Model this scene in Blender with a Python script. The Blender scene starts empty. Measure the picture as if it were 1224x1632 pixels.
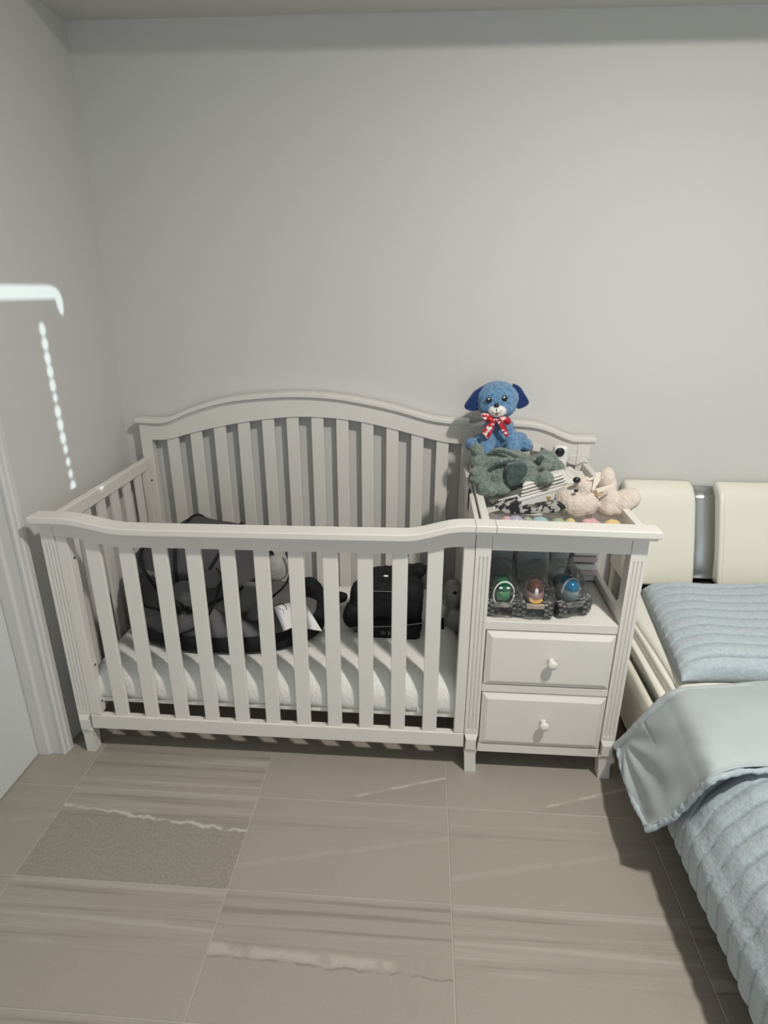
import bpy, bmesh, math, random
from mathutils import Vector, Matrix, noise, Euler
PI = math.pi
rnd = random.Random(7)
sc = bpy.context.scene
C = sc.collection

# ------------------------------------------------------------------ camera
CP = Vector((1.2196, -2.3605, 1.5244)); PITCH = -.3593; YAW = .0655; ROLL = .0046; F = 958.8
RM = Matrix.Rotation(YAW, 3, 'Z') @ Matrix.Rotation(PI/2+PITCH, 3, 'X') @ Matrix.Rotation(ROLL, 3, 'Z')
cam = bpy.data.objects.new('camera', bpy.data.cameras.new('camera')); C.objects.link(cam)
cam.matrix_world = Matrix.Translation(CP) @ RM.to_4x4()
cam.data.sensor_fit = 'VERTICAL'; cam.data.sensor_height = 24; cam.data.lens = F/1632*24
cam.data.clip_start = .02
sc.camera = cam

def ray(px, py): return RM @ Vector(((px-612)/F, (816-py)/F, -1.))
def at(px, py, y):
    d = ray(px, py); return CP + d*((y-CP.y)/d.y)
def atz(px, py, z):
    d = ray(px, py); return CP + d*((z-CP.z)/d.z)
def atx(px, py, x):
    d = ray(px, py); return CP + d*((x-CP.x)/d.x)

# ------------------------------------------------------------------ light
sc.view_settings.view_transform = 'Standard'; sc.view_settings.look = 'None'
sc.view_settings.gamma = 1; sc.view_settings.exposure = 0.0
sc.view_settings.use_curve_mapping = False
w = bpy.data.worlds.new('world'); sc.world = w; w.use_nodes = True
w.node_tree.nodes['Background'].inputs[0].default_value = (.80, .92, 1, 1)
w.node_tree.nodes['Background'].inputs[1].default_value = 1.28
LAMP = Vector((2.12, -1.9, 2.86))
ld = bpy.data.lights.new('ceiling_lamp_light', 'SPOT'); ld.energy = 240; ld.color = (1, .96, .89); ld.shadow_soft_size = .07   # recessed downlight
ld.spot_size = math.radians(178); ld.spot_blend = 1.0
lo = bpy.data.objects.new('ceiling_lamp_light', ld); C.objects.link(lo); lo.location = LAMP
sd = bpy.data.lights.new('sun', 'SUN'); sd.energy = 3.0; sd.angle = math.radians(.22); sd.color = (.80, .97, 1)
SUNDIR = Vector((-1, .15, -.15)).normalized()
so = bpy.data.objects.new('sun', sd); C.objects.link(so); so.location = (6, -2, 3)
so.rotation_euler = SUNDIR.to_track_quat('-Z', 'Y').to_euler()

# ------------------------------------------------------------------ node helpers
class NT:
    def __init__(s, name, rough=.5, metal=0, spec=.5):
        s.m = bpy.data.materials.new(name); s.m.use_nodes = True
        s.t = s.m.node_tree; s.b = s.t.nodes['Principled BSDF']
        s.b.inputs['Roughness'].default_value = rough; s.b.inputs['Metallic'].default_value = metal
        s.b.inputs['Specular IOR Level'].default_value = spec
    def n(s, typ, ins=None, **kw):
        n = s.t.nodes.new(typ)
        for k, v in kw.items(): setattr(n, k, v)
        for k, v in (ins or {}).items(): s.set(n.inputs[k], v)
        return n
    def set(s, inp, v):
        if isinstance(v, bpy.types.NodeSocket): s.t.links.new(v, inp)
        elif isinstance(v, bpy.types.Node): s.t.links.new(v.outputs[0], inp)
        else: inp.default_value = v
    def math(s, op, a, b=0., c=0., clamp=False):
        return s.n('ShaderNodeMath', {0: a, 1: b, 2: c}, operation=op, use_clamp=clamp).outputs[0]
    def coord(s, scale=(1, 1, 1), kind='Object', loc=(0, 0, 0)):
        tc = s.n('ShaderNodeTexCoord')
        return s.n('ShaderNodeMapping', {0: tc.outputs[kind], 1: loc, 3: scale}).outputs[0]
    def noise(s, vec, scale=5, detail=3, rough=.5, dist=0):
        return s.n('ShaderNodeTexNoise', {'Vector': vec, 'Scale': scale, 'Detail': detail, 'Roughness': rough, 'Distortion': dist}).outputs[0]
    def ramp(s, fac, stops, interp='LINEAR'):
        n = s.n('ShaderNodeValToRGB', {0: fac}); r = n.color_ramp; r.interpolation = interp
        while len(r.elements) < len(stops): r.elements.new(.5)
        for e, (p, c) in zip(r.elements, stops):
            e.position = p; e.color = (*c, 1) if len(c) == 3 else c
        return n.outputs[0]
    def mix(s, f, a, b):
        n = s.n('ShaderNodeMix', data_type='RGBA')
        s.set(n.inputs[0], f)
        for i, v in ((6, a), (7, b)):
            if isinstance(v, tuple): v = (*v, 1) if len(v) == 3 else v
            s.set(n.inputs[i], v)
        return n.outputs[2]
    def mr(s, v, a, b, c=0., d=1., smooth=True):
        n = s.n('ShaderNodeMapRange', {0: v, 1: a, 2: b, 3: c, 4: d}, interpolation_type='SMOOTHSTEP' if smooth else 'LINEAR')
        return n.outputs[0]
    def color(s, v):
        if isinstance(v, tuple): v = (*v, 1)
        s.set(s.b.inputs['Base Color'], v)
    def bump(s, h, strength=.2, dist=.002):
        b = s.n('ShaderNodeBump', {'Height': h, 'Strength': strength, 'Distance': dist})
        s.t.links.new(b.outputs[0], s.b.inputs['Normal'])

def paint(name, col, rough=.45, var=.04, bs=60, bstr=.06, spec=.5):
    t = NT(name, rough, spec=spec)
    v = t.coord()
    f = t.noise(v, 2.5, 2)
    a = tuple(c*(1-var) for c in col); b = tuple(min(1, c*(1+var)) for c in col)
    t.color(t.mix(f, a, b)); t.bump(t.noise(v, bs, 4), bstr, .001)
    return t.m
def fur(name, col, col2, bs=260, strength=1., patch=None, rough=.95):
    t = NT(name, rough, spec=.15)
    v = t.coord()
    f = t.noise(v, 90, 4, .65)
    c = t.mix(t.mr(f, .35, .65), col, col2)
    if patch:
        c = t.mix(t.mr(t.noise(v, 9, 2), .56, .66, 0, .7), c, patch)
    t.color(c)
    t.b.inputs['Sheen Weight'].default_value = .35; t.b.inputs['Sheen Roughness'].default_value = .5
    h = t.math('ADD', t.noise(t.coord((1, 1, .45)), bs, 3, .7), t.noise(v, 70, 3))
    t.bump(h, strength, .006)
    return t.m
def plastic(name, col, rough=.25, alpha=None):
    t = NT(name, rough); v = t.coord()
    t.color(t.mix(t.noise(v, 30, 2), tuple(c*.92 for c in col), tuple(min(1, c*1.06) for c in col)))
    return t.m

M = {}
M['wall'] = paint('wall_paint', (.640, .632, .612), .6, .012, 90, .05, .3)
M['ceiling'] = paint('ceiling_paint', (.62, .62, .585), .75, .012, 90, .05, .2)
M['crib'] = paint('crib_lacquer', (.742, .716, .678), .38, .015, 35, .025)
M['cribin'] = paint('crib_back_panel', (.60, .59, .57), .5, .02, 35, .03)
M['door'] = paint('door_lacquer', (.66, .68, .69), .35, .01, 30, .02)
M['casing'] = paint('casing_paint', (.66, .65, .635), .4, .01, 30, .02)
M['grout'] = paint('floor_grout', (.425, .395, .35), .85, .08, 200, .2)
M['dark'] = paint('underside_shade', (.012, .012, .012), .8, .2)  # near-black: shade below headboard and bed put into the colour
M['steel_screw'] = paint('screw_metal', (.07, .07, .065), .4, .1)
M['leather'] = paint('cream_leather', (.775, .755, .655), .42, .02, 220, .12)
M['sheet'] = paint('cream_sheet', (.80, .785, .72), .8, .02, 60, .25, .2)
M['black'] = paint('black_fabric', (.012, .012, .013), .8, .25, 300, .5, .25)
M['blackplastic'] = plastic('black_plastic', (.012, .012, .013), .25)
M['white'] = plastic('white_plastic', (.80, .80, .79), .35)
M['bluedog'] = fur('blue_plush', (.10, .235, .44), (.20, .39, .62), 300, .9, (.16, .19, .46))
M['navy'] = fur('navy_velour', (.012, .030, .11), (.022, .055, .19), 300, .5)
M['muzzle'] = fur('white_velour', (.80, .78, .74), (.86, .84, .80), 300, .3)
M['green'] = fur('sage_plush', (.135, .175, .150), (.25, .305, .265), 260, 1.)
M['greendark'] = fur('dark_green_velour', (.050, .075, .075), (.085, .12, .115), 300, .5)
M['cream'] = fur('cream_plush', (.73, .62, .545), (.80, .70, .62), 260, .8)
M['duvet'] = fur('blue_ribbed_fleece', (.405, .475, .515), (.475, .545, .585), 150, .40)
M['under'] = paint('blue_microfibre', (.47, .515, .53), .85, .04, 40, .2, .15)
M['gold'] = NT('gold_metal', .25, 1).m; M['gold'].node_tree.nodes['Principled BSDF'].inputs[0].default_value = (.75, .5, .15, 1)

def tile_mat(i):
    r = random.Random(100+i)
    t = NT('porcelain_tile_%d' % i, .5, spec=.45)
    v = t.coord(loc=(i*3.7, i*1.3, 0)); o = t.coord()
    xyz = t.n('ShaderNodeSeparateXYZ', {0: o}); X = xyz.outputs[0]; Y = xyz.outputs[1]
    base = t.mix(t.noise(v, 3.2, 4, .6), (.322, .287, .245), (.372, .335, .290))
    # fine speckle
    base = t.mix(t.mr(t.noise(v, 210, 2), .45, .75, 0, .22), base, (.25, .222, .19))
    # streaks
    sv = t.coord((.42, 17, 1), loc=(i*2.1, i*5.3, 0))
    wob = t.noise(t.coord((2.2, 2.2, 1), loc=(i, 0, 0)), 2.4, 2)
    s = t.noise(sv, 1.6, 5, .62, .35)
    dark = t.mr(s, .49, .36); light = t.mr(s, .52, .66)
    yy = t.math('ADD', Y, t.math('MULTIPLY', t.math('SUBTRACT', wob, .5), .03))
    kinds = {0: (-.17, .17, 1.0), 1: (.03, .20, .9), 2: (.02, .17, 1.0), 3: (.30, .40, 0), 4: (.0, .10, .45), 5: (-.02, .16, .9)}
    a, b, g = kinds[i]
    band = t.math('MULTIPLY', t.mr(yy, a-.012, a+.012), t.mr(yy, b+.012, b-.012))
    band = t.math('MULTIPLY', band, g)
    c = t.mix(t.math('MULTIPLY', t.math('MULTIPLY', dark, band), .75), base, (.235, .203, .172))
    c = t.mix(t.math('MULTIPLY', t.math('MULTIPLY', light, band), .6), c, (.47, .435, .385))
    n2 = t.noise(t.coord((1, 1, 1), loc=(i*9, 0, 0)), 14, 4, .65)
    def vein(c, A, B, wd, col, amp=.02, strength=.8, x0=-1, x1=1):
        yl = t.math('ADD', t.math('MULTIPLY_ADD', X, A, B), t.math('MULTIPLY', t.math('SUBTRACT', n2, .5), amp))
        d = t.math('ABSOLUTE', t.math('SUBTRACT', Y, yl))
        m = t.math('MULTIPLY', t.mr(d, wd, wd*.2), t.mr(t.noise(v, 22, 2), .36, .5, .25, 1))
        m = t.math('MULTIPLY', m, t.math('MULTIPLY', t.mr(X, x0, x0+.03), t.mr(X, x1, x1-.03)))
        return t.mix(t.math('MULTIPLY', m, strength), c, col)
    if i == 1:   # rough patch under a jagged light vein
        yb = t.math('ADD', Y, t.math('MULTIPLY', t.math('SUBTRACT', n2, .5), .05))
        rough = t.mr(yb, .062, .05)
        sp = t.mr(t.noise(v, 120, 3, .7), .42, .6)
        c = t.mix(t.math('MULTIPLY', rough, .7), c, t.mix(sp, (.245, .215, .183), (.31, .277, .24)))
        c = vein(c, -.10, .055, .007, (.56, .53, .48), .05, .8)
    if i == 2:
        c = vein(c, -.03, -.005, .02, (.50, .465, .41), .03, .6, -.4, .17)
        c = vein(c, -.03, -.022, .004, (.22, .19, .16), .03, .7)
    if i == 3:
        c = vein(c, .33, -.135, .008, (.53, .49, .43), .012, .75, .0, 1)
        c = t.mix(t.mr(t.math('SUBTRACT', Y, t.math('MULTIPLY_ADD', X, .33, -.138)), .0, -.006, 0, .25), c, (.26, .23, .195))
    if i == 4:
        c = vein(c, .22, -.02, .012, (.40, .365, .32), .02, .5)
    t.color(c)
    t.bump(t.math('ADD', t.noise(v, 160, 3), t.math('MULTIPLY', s, .3)), .10, .001)
    t.set(t.b.inputs['Roughness'], t.mr(n2, .3, .7, .42, .55))
    return t.m

def steel():
    t = NT('brushed_steel', .30, 1)
    f = t.noise(t.coord((260, 1, 1)), 6, 2)
    t.color(t.mix(f, (.46, .47, .48), (.56, .57, .58)))
    t.bump(f, .35, .0012)
    return t.m
M['steel'] = steel()
def bag_mat(name, dens=.035, col=(.9, .93, .95)):
    t = NT(name, .12); tr = t.n('ShaderNodeBsdfTransparent'); gl = t.n('ShaderNodeBsdfGlossy', {'Roughness': .12})
    df = t.n('ShaderNodeBsdfDiffuse', {'Color': (*col, 1)})
    v = t.coord(); nz = t.noise(v, 55, 5, .7, 1.2)
    b = t.n('ShaderNodeBump', {'Height': nz, 'Strength': 1., 'Distance': .012})
    for q in (gl, df): t.t.links.new(b.outputs[0], q.inputs['Normal'])
    fr = t.n('ShaderNodeFresnel', {0: 1.35})
    m1 = t.n('ShaderNodeMixShader', {0: t.math('ADD', t.math('MULTIPLY', t.mr(nz, .54, .74), .30), dens, clamp=True), 1: tr, 2: df})
    m2 = t.n('ShaderNodeMixShader', {0: t.math('MULTIPLY_ADD', fr, .8, t.math('MULTIPLY', t.mr(nz, .56, .64), .10), clamp=True), 1: m1, 2: gl})
    t.t.links.new(m2.outputs[0], t.t.nodes['Material Output'].inputs[0])
    return t.m
M['bag'] = bag_mat('clear_plastic_bag')
M['bag2'] = bag_mat('hazy_plastic_wrap', .08)

# ------------------------------------------------------------------ mesh helpers
def empty(name, loc, label, cat, group=None):
    o = bpy.data.objects.new(name, None); C.objects.link(o); o.location = loc; o.empty_display_size = .05
    o['label'] = label; o['category'] = cat
    if group: o['group'] = group
    return o
def tag(o, label, cat, group=None):
    o['label'] = label; o['category'] = cat
    if group: o['group'] = group
    return o
def obj(name, bm, mat, parent=None, smooth=False, bevel=0, loc=None, seg=2, kind=None, angle=None):
    """bm holds world coordinates; the object's origin goes to loc (or its parent's / its own centre)"""
    if bm.faces: bmesh.ops.recalc_face_normals(bm, faces=bm.faces)
    if loc is None:
        vs = [v.co for v in bm.verts]
        lo_ = Vector((min(v.x for v in vs), min(v.y for v in vs), min(v.z for v in vs)))
        hi_ = Vector((max(v.x for v in vs), max(v.y for v in vs), max(v.z for v in vs)))
        loc = Vector(((lo_.x+hi_.x)/2, (lo_.y+hi_.y)/2, lo_.z)) if parent is None else (lo_+hi_)/2
    loc = Vector(loc)
    bmesh.ops.translate(bm, verts=bm.verts, vec=-loc)
    me = bpy.data.meshes.new(name); bm.to_mesh(me); bm.free()
    for p in me.polygons: p.use_smooth = smooth
    mats = mat if isinstance(mat, (list, tuple)) else [mat]
    for m_ in mats: me.materials.append(m_)
    o = bpy.data.objects.new(name, me); C.objects.link(o)
    if parent:
        o.parent = parent
        pl = Vector((0, 0, 0)); q = parent
        while q: pl += q.location; q = q.parent
        o.location = loc-pl
    else: o.location = loc
    if bevel:
        b = o.modifiers.new('bevel', 'BEVEL'); b.width = bevel; b.segments = seg; b.limit_method = 'ANGLE'; b.angle_limit = math.radians(40)
    if kind: o['kind'] = kind
    return o
def struct(name, bm, mat, **k): return obj(name, bm, mat, kind='structure', **k)
def box(bm, x0, x1, y0, y1, z0, z1):
    v = [bm.verts.new(p) for p in ((x0, y0, z0), (x1, y0, z0), (x1, y1, z0), (x0, y1, z0), (x0, y0, z1), (x1, y0, z1), (x1, y1, z1), (x0, y1, z1))]
    for f in ((0, 3, 2, 1), (4, 5, 6, 7), (0, 1, 5, 4), (1, 2, 6, 5), (2, 3, 7, 6), (3, 0, 4, 7)): bm.faces.new([v[i] for i in f])
    return v
def B(*a):
    bm = bmesh.new(); box(bm, *a); return bm
def rot(bm, verts, ang, pivot, axis='Z'):
    bmesh.ops.rotate(bm, verts=verts, cent=pivot, matrix=Matrix.Rotation(ang, 3, axis))
def prism(bm, pts, dvec):
    d = Vector(dvec)
    a = [bm.verts.new(Vector(p)) for p in pts]; b = [bm.verts.new(Vector(p)+d) for p in pts]
    n = len(pts); bm.faces.new(a); bm.faces.new(b[::-1])
    for i in range(n): bm.faces.new((a[i], b[i], b[(i+1) % n], a[(i+1) % n]))
    return a+b
def grid(bm, rows, closeu=False, closev=False):
    V = [[bm.verts.new(p) for p in r] for r in rows]
    n, m = len(V), len(V[0])
    for i in range(n if closeu else n-1):
        for j in range(m if closev else m-1):
            bm.faces.new((V[i][j], V[i][(j+1) % m], V[(i+1) % n][(j+1) % m], V[(i+1) % n][j]))
    return V
def tube(bm, pts, r, seg=8, cap=True, flat=1.):
    pts = [Vector(p) for p in pts]; rows = []
    up = Vector((0, 0, 1))
    for i, p in enumerate(pts):
        t = (pts[min(i+1, len(pts)-1)]-pts[max(i-1, 0)]).normalized()
        s = t.cross(up)
        if s.length < 1e-3: s = t.cross(Vector((0, 1, 0)))
        s.normalize(); u = s.cross(t).normalized()
        rr = r[i] if isinstance(r, (list, tuple)) else r
        rows.append([p+s*math.cos(a)*rr+u*math.sin(a)*rr*flat for a in (2*PI*k/seg for k in range(seg))])
    V = grid(bm, rows, closev=True)
    if cap: bm.faces.new(V[0][::-1]); bm.faces.new(V[-1])
def curve_pts(pts, n=8):
    """Catmull-Rom through points"""
    P = [Vector(p) for p in pts]; P = [P[0]*2-P[1]]+P+[P[-1]*2-P[-2]]; out = []
    for i in range(1, len(P)-2):
        for k in range(n):
            t = k/n; a, b, c, d = P[i-1:i+3]
            out.append(.5*((2*b)+(c-a)*t+(2*a-5*b+4*c-d)*t*t+(3*b-a-3*c+d)*t**3))
    out.append(P[-2]); return out
def sphere(bm, c, r, seg=20, rings=12, rotm=None):
    c = Vector(c); r = Vector(r) if not isinstance(r, (int, float)) else Vector((r, r, r))
    rows = []
    for i in range(rings+1):
        th = PI*(i+.0)/rings
        if i in (0, rings): th = min(max(th, .02), PI-.02)
        row = []
        for k in range(seg):
            ph = 2*PI*k/seg
            v = Vector((r.x*math.sin(th)*math.cos(ph), r.y*math.sin(th)*math.sin(ph), r.z*math.cos(th)))
            if rotm: v = rotm @ v
            row.append(c+v)
        rows.append(row)
    V = grid(bm, rows, closev=True); bm.faces.new(V[0]); bm.faces.new(V[-1][::-1])
def lathe(bm, c, prof, axis='Z', seg=20):
    rows = []
    for r, h in prof:
        row = []
        for k in range(seg):
            a = 2*PI*k/seg; x, y = r*math.cos(a), r*math.sin(a)
            v = {'Z': (x, y, h), 'Y': (x, h, y), 'X': (h, x, y)}[axis]
            row.append(Vector(c)+Vector(v))
        rows.append(row)
    V = grid(bm, rows, closev=True); bm.faces.new(V[0][::-1]); bm.faces.new(V[-1])
def interp(pts, x):
    if x <= pts[0][0]: return pts[0][1]
    for i in range(len(pts)-1):
        (x0, y0), (x1, y1) = pts[i], pts[i+1]
        if x <= x1:
            m0 = 0 if i == 0 else (pts[i+1][1]-pts[i-1][1])/(pts[i+1][0]-pts[i-1][0])
            m1 = 0 if i == len(pts)-2 else (pts[i+2][1]-pts[i][1])/(pts[i+2][0]-pts[i][0])
            h = x1-x0; t = (x-x0)/h
            return (2*t**3-3*t*t+1)*y0+(t**3-2*t*t+t)*h*m0+(-2*t**3+3*t*t)*y1+(t**3-t*t)*h*m1
    return pts[-1][1]
def sweepx(bm, xs, zf, prof):
    rows = [[Vector((x, y, zf(x)+dz)) for y, dz in prof] for x in xs]
    V = grid(bm, rows, closev=True); bm.faces.new(V[0]); bm.faces.new(V[-1][::-1])
def band(bm, xs, zt, zb, y0, y1):
    rows = [[Vector((x, y0, zb(x))), Vector((x, y0, zt(x))), Vector((x, y1, zt(x))), Vector((x, y1, zb(x)))] for x in xs]
    V = grid(bm, rows, closev=True); bm.faces.new(V[0]); bm.faces.new(V[-1][::-1])
def lin(a, b, n): return [a+(b-a)*i/(n-1) for i in range(n)]

def blob(name, parts, mat, parent=None, voxel=.004, amp=.0022, freq=70, smooth_it=4, loc=None):
    """parts: (centre, radii[, euler]) ellipsoids or ('cap', p, q, r); fused into one skin, with a furry/creased relief"""
    bm = bmesh.new()
    for p in parts:
        if p[0] == 'cap':
            _, a, b, r0 = p[:4]; r1 = p[4] if len(p) > 4 else r0
            a, b = Vector(a), Vector(b)
            for k in range(7):
                t = k/6; sphere(bm, a.lerp(b, t), r0+(r1-r0)*t, 14, 9)
        elif p[0] == 'box':
            _, c, h, e, bv = p
            b2 = bmesh.new(); box(b2, -h[0], h[0], -h[1], h[1], -h[2], h[2])
            bmesh.ops.bevel(b2, geom=b2.edges[:], offset=bv, segments=3, affect='EDGES', profile=.5)
            R_ = Euler(e).to_matrix()
            vm = {v: bm.verts.new(Vector(c)+R_ @ v.co) for v in b2.verts}
            for f in b2.faces: bm.faces.new([vm[v] for v in f.verts])
            b2.free()
        else:
            sphere(bm, p[0], p[1], 18, 11, Euler(p[2]).to_matrix() if len(p) > 2 else None)
    me = bpy.data.meshes.new('tmp'); bm.to_mesh(me); bm.free()
    o = bpy.data.objects.new('tmp', me); C.objects.link(o)
    r = o.modifiers.new('r', 'REMESH'); r.mode = 'VOXEL'; r.voxel_size = voxel
    s = o.modifiers.new('s', 'SMOOTH'); s.iterations = smooth_it; s.factor = .6
    dg = bpy.context.evaluated_depsgraph_get(); dg.update()
    ev = o.evaluated_get(dg); m2 = bpy.data.meshes.new_from_object(ev)
    bpy.data.objects.remove(o); bpy.data.meshes.remove(me)
    bm = bmesh.new(); bm.from_mesh(m2); bpy.data.meshes.remove(m2)
    bm.normal_update()
    if amp:
        ds = []
        for v in bm.verts:
            q = v.co*freq
            ds.append(v.normal*(amp*(noise.noise(q)+.6*noise.noise(q*2.7+Vector((3, 1, 7))))))
        for v, d in zip(bm.verts, ds): v.co += d
    return obj(name, bm, mat, parent, smooth=True, loc=loc)

# ================================================================== SETTING
XR, YF, ZC = 4.2, -4.2, 2.98
struct('wall_back', B(-.12, XR+.1, 0, .1, -.1, ZC+.1), M['wall'])
# left wall with the door opening
bm = bmesh.new(); box(bm, -.12, 0, -.775, 0, -.1, ZC); box(bm, -.12, 0, YF, -1.72, -.1, ZC); box(bm, -.12, 0, -1.72, -.775, 2.1, ZC)
struct('wall_left', bm, M['wall'])
# right wall with the window
WY0, WY1, WZ0, WZ1 = -1.75, -.75, 1.25, 2.5
bm = bmesh.new(); box(bm, XR, XR+.1, WY1, 0, -.1, ZC); box(bm, XR, XR+.1, YF, WY0, -.1, ZC)
box(bm, XR, XR+.1, WY0, WY1, WZ1, ZC); box(bm, XR, XR+.1, WY0, WY1, -.1, WZ0)
struct('wall_right', bm, M['wall'])
bm = bmesh.new(); box(bm, -.12, .9, YF-.1, YF, -.1, ZC); box(bm, 3.3, XR+.1, YF-.1, YF, -.1, ZC); box(bm, .9, 3.3, YF-.1, YF, 2.35, ZC)
struct('wall_front', bm, M['wall'])
struct('ceiling', B(-.12, XR+.1, YF-.1, .1, ZC, ZC+.1), M['ceiling'])
struct('trim_soffit', B(0, XR, -.29, 0, 2.343, ZC), M['ceiling'])
fl = struct('floor', B(-.12, XR+.1, YF-.1, .1, -.1, -.0015), M['grout'])
TM = [tile_mat(i) for i in range(6)]
TW, TH = .6, .3145
tmesh = {}
def tile_mesh(mi):
    if mi in tmesh: return tmesh[mi]
    bm = bmesh.new(); g = .0017
    a = [(-TW/2+g, -TH/2+g), (TW/2-g, -TH/2+g), (TW/2-g, TH/2-g), (-TW/2+g, TH/2-g)]
    c = .0012
    rows = [[Vector((x, y, -.008)) for x, y in a], [Vector((x, y, -c)) for x, y in a],
            [Vector((x-math.copysign(c, x), y-math.copysign(c, y), 0)) for x, y in a]]
    V = grid(bm, rows, closev=True); bm.faces.new(V[0][::-1]); bm.faces.new(V[-1])
    me = bpy.data.meshes.new('tile'); bm.to_mesh(me); bm.free(); me.materials.append(TM[mi]); tmesh[mi] = me
    return me
# prints seen in the photograph: (column, row) -> print
prn = {(1, 0): 0, (1, 1): 1, (1, 2): 5, (2, 0): 3, (2, 1): 4, (2, 2): 2, (3, 0): 3, (3, 1): 4, (3, 2): 5, (0, 0): 4, (0, 1): 4, (0, 2): 0}
fo = fl.location
for ci in range(0, 7):
    for ri in range(-2, 9):
        x = .1274-.3+.6*ci; y = -.9152+TH/2-TH*ri
        if x+.3 < -.3 or y-TH/2 < YF: continue
        mi = prn.get((ci, ri), (ci*5+ri*3) % 6)
        o = bpy.data.objects.new('tile', tile_mesh(mi)); C.objects.link(o); o.parent = fl
        o.location = Vector((x, y, 0))-fo
# door in the left wall (flush, closed), jamb and casing
struct('door_1', B(-.117, -.077, -1.70, -.791, .004, 2.08), M['door'], bevel=.002)
bm = bmesh.new()
prism(bm, [(-.12, -.789, 0), (-.04, -.789, 0), (-.04, -.783, 0), (-.034, -.780, 0), (0, -.780, 0), (.0, -.775, 0), (-.12, -.775, 0)], (0, 0, 2.1))
prism(bm, [(0, -.782, 0), (.012, -.784, 0), (.017, -.779, 0), (.017, -.766, 0), (.021, -.760, 0), (.021, -.742, 0), (.017, -.736, 0), (.004, -.734, 0), (0, -.734, 0)], (0, 0, 2.14))
box(bm, 0, .02, -1.78, -1.72, 0, 2.14); box(bm, 0, .02, -1.78, -.736, 2.1, 2.15); box(bm, -.12, -.04, -1.72, -1.705, 0, 2.1)
struct('trim_door', bm, M['casing'], bevel=.0015)
# window on the right wall: frame, glass and an unseen blind, its slits shaped to cast the sunlit bar and beads
WX = XR+.05
bm = bmesh.new()
for a in ((WY0, WY0+.04, WZ0, WZ1), (WY1-.04, WY1, WZ0, WZ1), (WY0+.04, WY1-.04, WZ0, WZ0+.04), (WY0+.04, WY1-.04, WZ1-.04, WZ1)):
    box(bm, XR+.06, XR+.1, *a)
struct('window_1', bm, M['casing'])
def onblind(y, z, X=XR+.03):      # point of the blind through which the sun reaches (0, y, z) on the left wall
    k = X/(-SUNDIR.x); return (y-SUNDIR.y*k, z-SUNDIR.z*k)
cu = bpy.data.curves.new('blind', 'CURVE'); cu.dimensions = '2D'; cu.fill_mode = 'BOTH'; cu.extrude = .0015
def spline(pts):
    s = cu.splines.new('POLY'); s.points.add(len(pts)-1)
    for p, q in zip(s.points, pts): p.co = (q[0], q[1], 0, 1)
    s.use_cyclic_u = True
spline([(WY0+.005, WZ0+.005), (WY1-.005, WZ0+.005), (WY1-.005, WZ1-.005), (WY0+.005, WZ1-.005)])
barpts = [(-.90, 1.525), (-.36, 1.523), (-.325, 1.515), (-.305, 1.498), (-.298, 1.475), (-.300, 1.445), (-.310, 1.428), (-.322, 1.43), (-.335, 1.455), (-.338, 1.480), (-.90, 1.484)]
spline([onblind(*p) for p in barpts])
for i in range(13):
    py = [525, 548, 571, 592, 614, 634, 656, 677, 698, 716, 736, 755, 775][i]; px = 67.6+(116.8-67.6)*i/12
    c = atx(px, py, 0); dim = i in (5, 9, 10, 11)
    c = onblind(c.y, c.z); rx, rz = ((.0170, .0215) if not dim else (.013, .0155))
    spline([(c[0]+rx*math.cos(a), c[1]+rz*math.sin(a)) for a in (2*PI*k/16 for k in range(16))])
tmp = bpy.data.objects.new('t', cu); C.objects.link(tmp)
dg = bpy.context.evaluated_depsgraph_get(); me = bpy.data.meshes.new_from_object(tmp.evaluated_get(dg))
bpy.data.objects.remove(tmp)
me.transform(Matrix(((0, 0, 1, XR+.03), (1, 0, 0, 0), (0, 1, 0, 0), (0, 0, 0, 1)))); me.materials.append(M['ceiling'])
o = bpy.data.objects.new('slit_blind', me); C.objects.link(o); tag(o, 'unseen blackout blind in the right window, slits shaped to cast sunlight patches', 'blind')
# ceiling lamp
la = empty('ceiling_lamp', (LAMP.x, LAMP.y, ZC), 'round flush ceiling lamp above the bed, out of view', 'lamp')
bm = bmesh.new(); lathe(bm, (LAMP.x, LAMP.y, ZC), [(.13, -.001), (.13, -.015), (.12, -.02)], seg=32); obj('base', bm, M['white'], la)

# ================================================================== CRIB WITH CHANGER
CR = empty('crib_changer', (.97, -.4, 0), 'white wooden crib joined to a two-drawer changing table, standing by the wall', 'crib')
W_ = M['crib']
ftop = [(.0725, .889), (.19, .888), (.25, .877), (.315, .864), (.38, .861), (.60, .8625), (1.12, .868), (1.20, .871), (1.26, .886), (1.31, .899), (1.375, .903), (1.88, .899)]
fz = lambda x: interp(ftop, x)
cprof = [(-.800, -.002), (-.798, .0), (-.743, .0), (-.740, -.003), (-.740, -.036), (-.778, -.036), (-.780, -.026), (-.787, -.022), (-.797, -.022), (-.800, -.019)]
for x0, x1, n, nm in ((.0725, 1.3735, 70, 'top_rail'), (1.3745, 1.4305, 4, 'top_rail'), (1.4315, 1.880, 5, 'top_rail')):
    bm = bmesh.new(); sweepx(bm, lin(x0, x1, n), fz, cprof); obj(nm, bm, W_, CR, bevel=.0012)
fb = [(.117, .815), (.19, .810), (.25, .797), (.315, .786), (.38, .787), (.60, .7895), (1.12, .793), (1.20, .796), (1.26, .808), (1.31, .820), (1.3775, .823)]
bm = bmesh.new(); band(bm, lin(.119, 1.3775, 70), lambda x: fz(x)-.034, lambda x: interp(fb, x), -.762, -.742); obj('apron', bm, W_, CR)
bm = bmesh.new(); band(bm, lin(1.4265, 1.8165, 4), lambda x: fz(x)-.034, lambda x: .8145, -.762, -.742); obj('apron', bm, W_, CR, bevel=.001)
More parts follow.
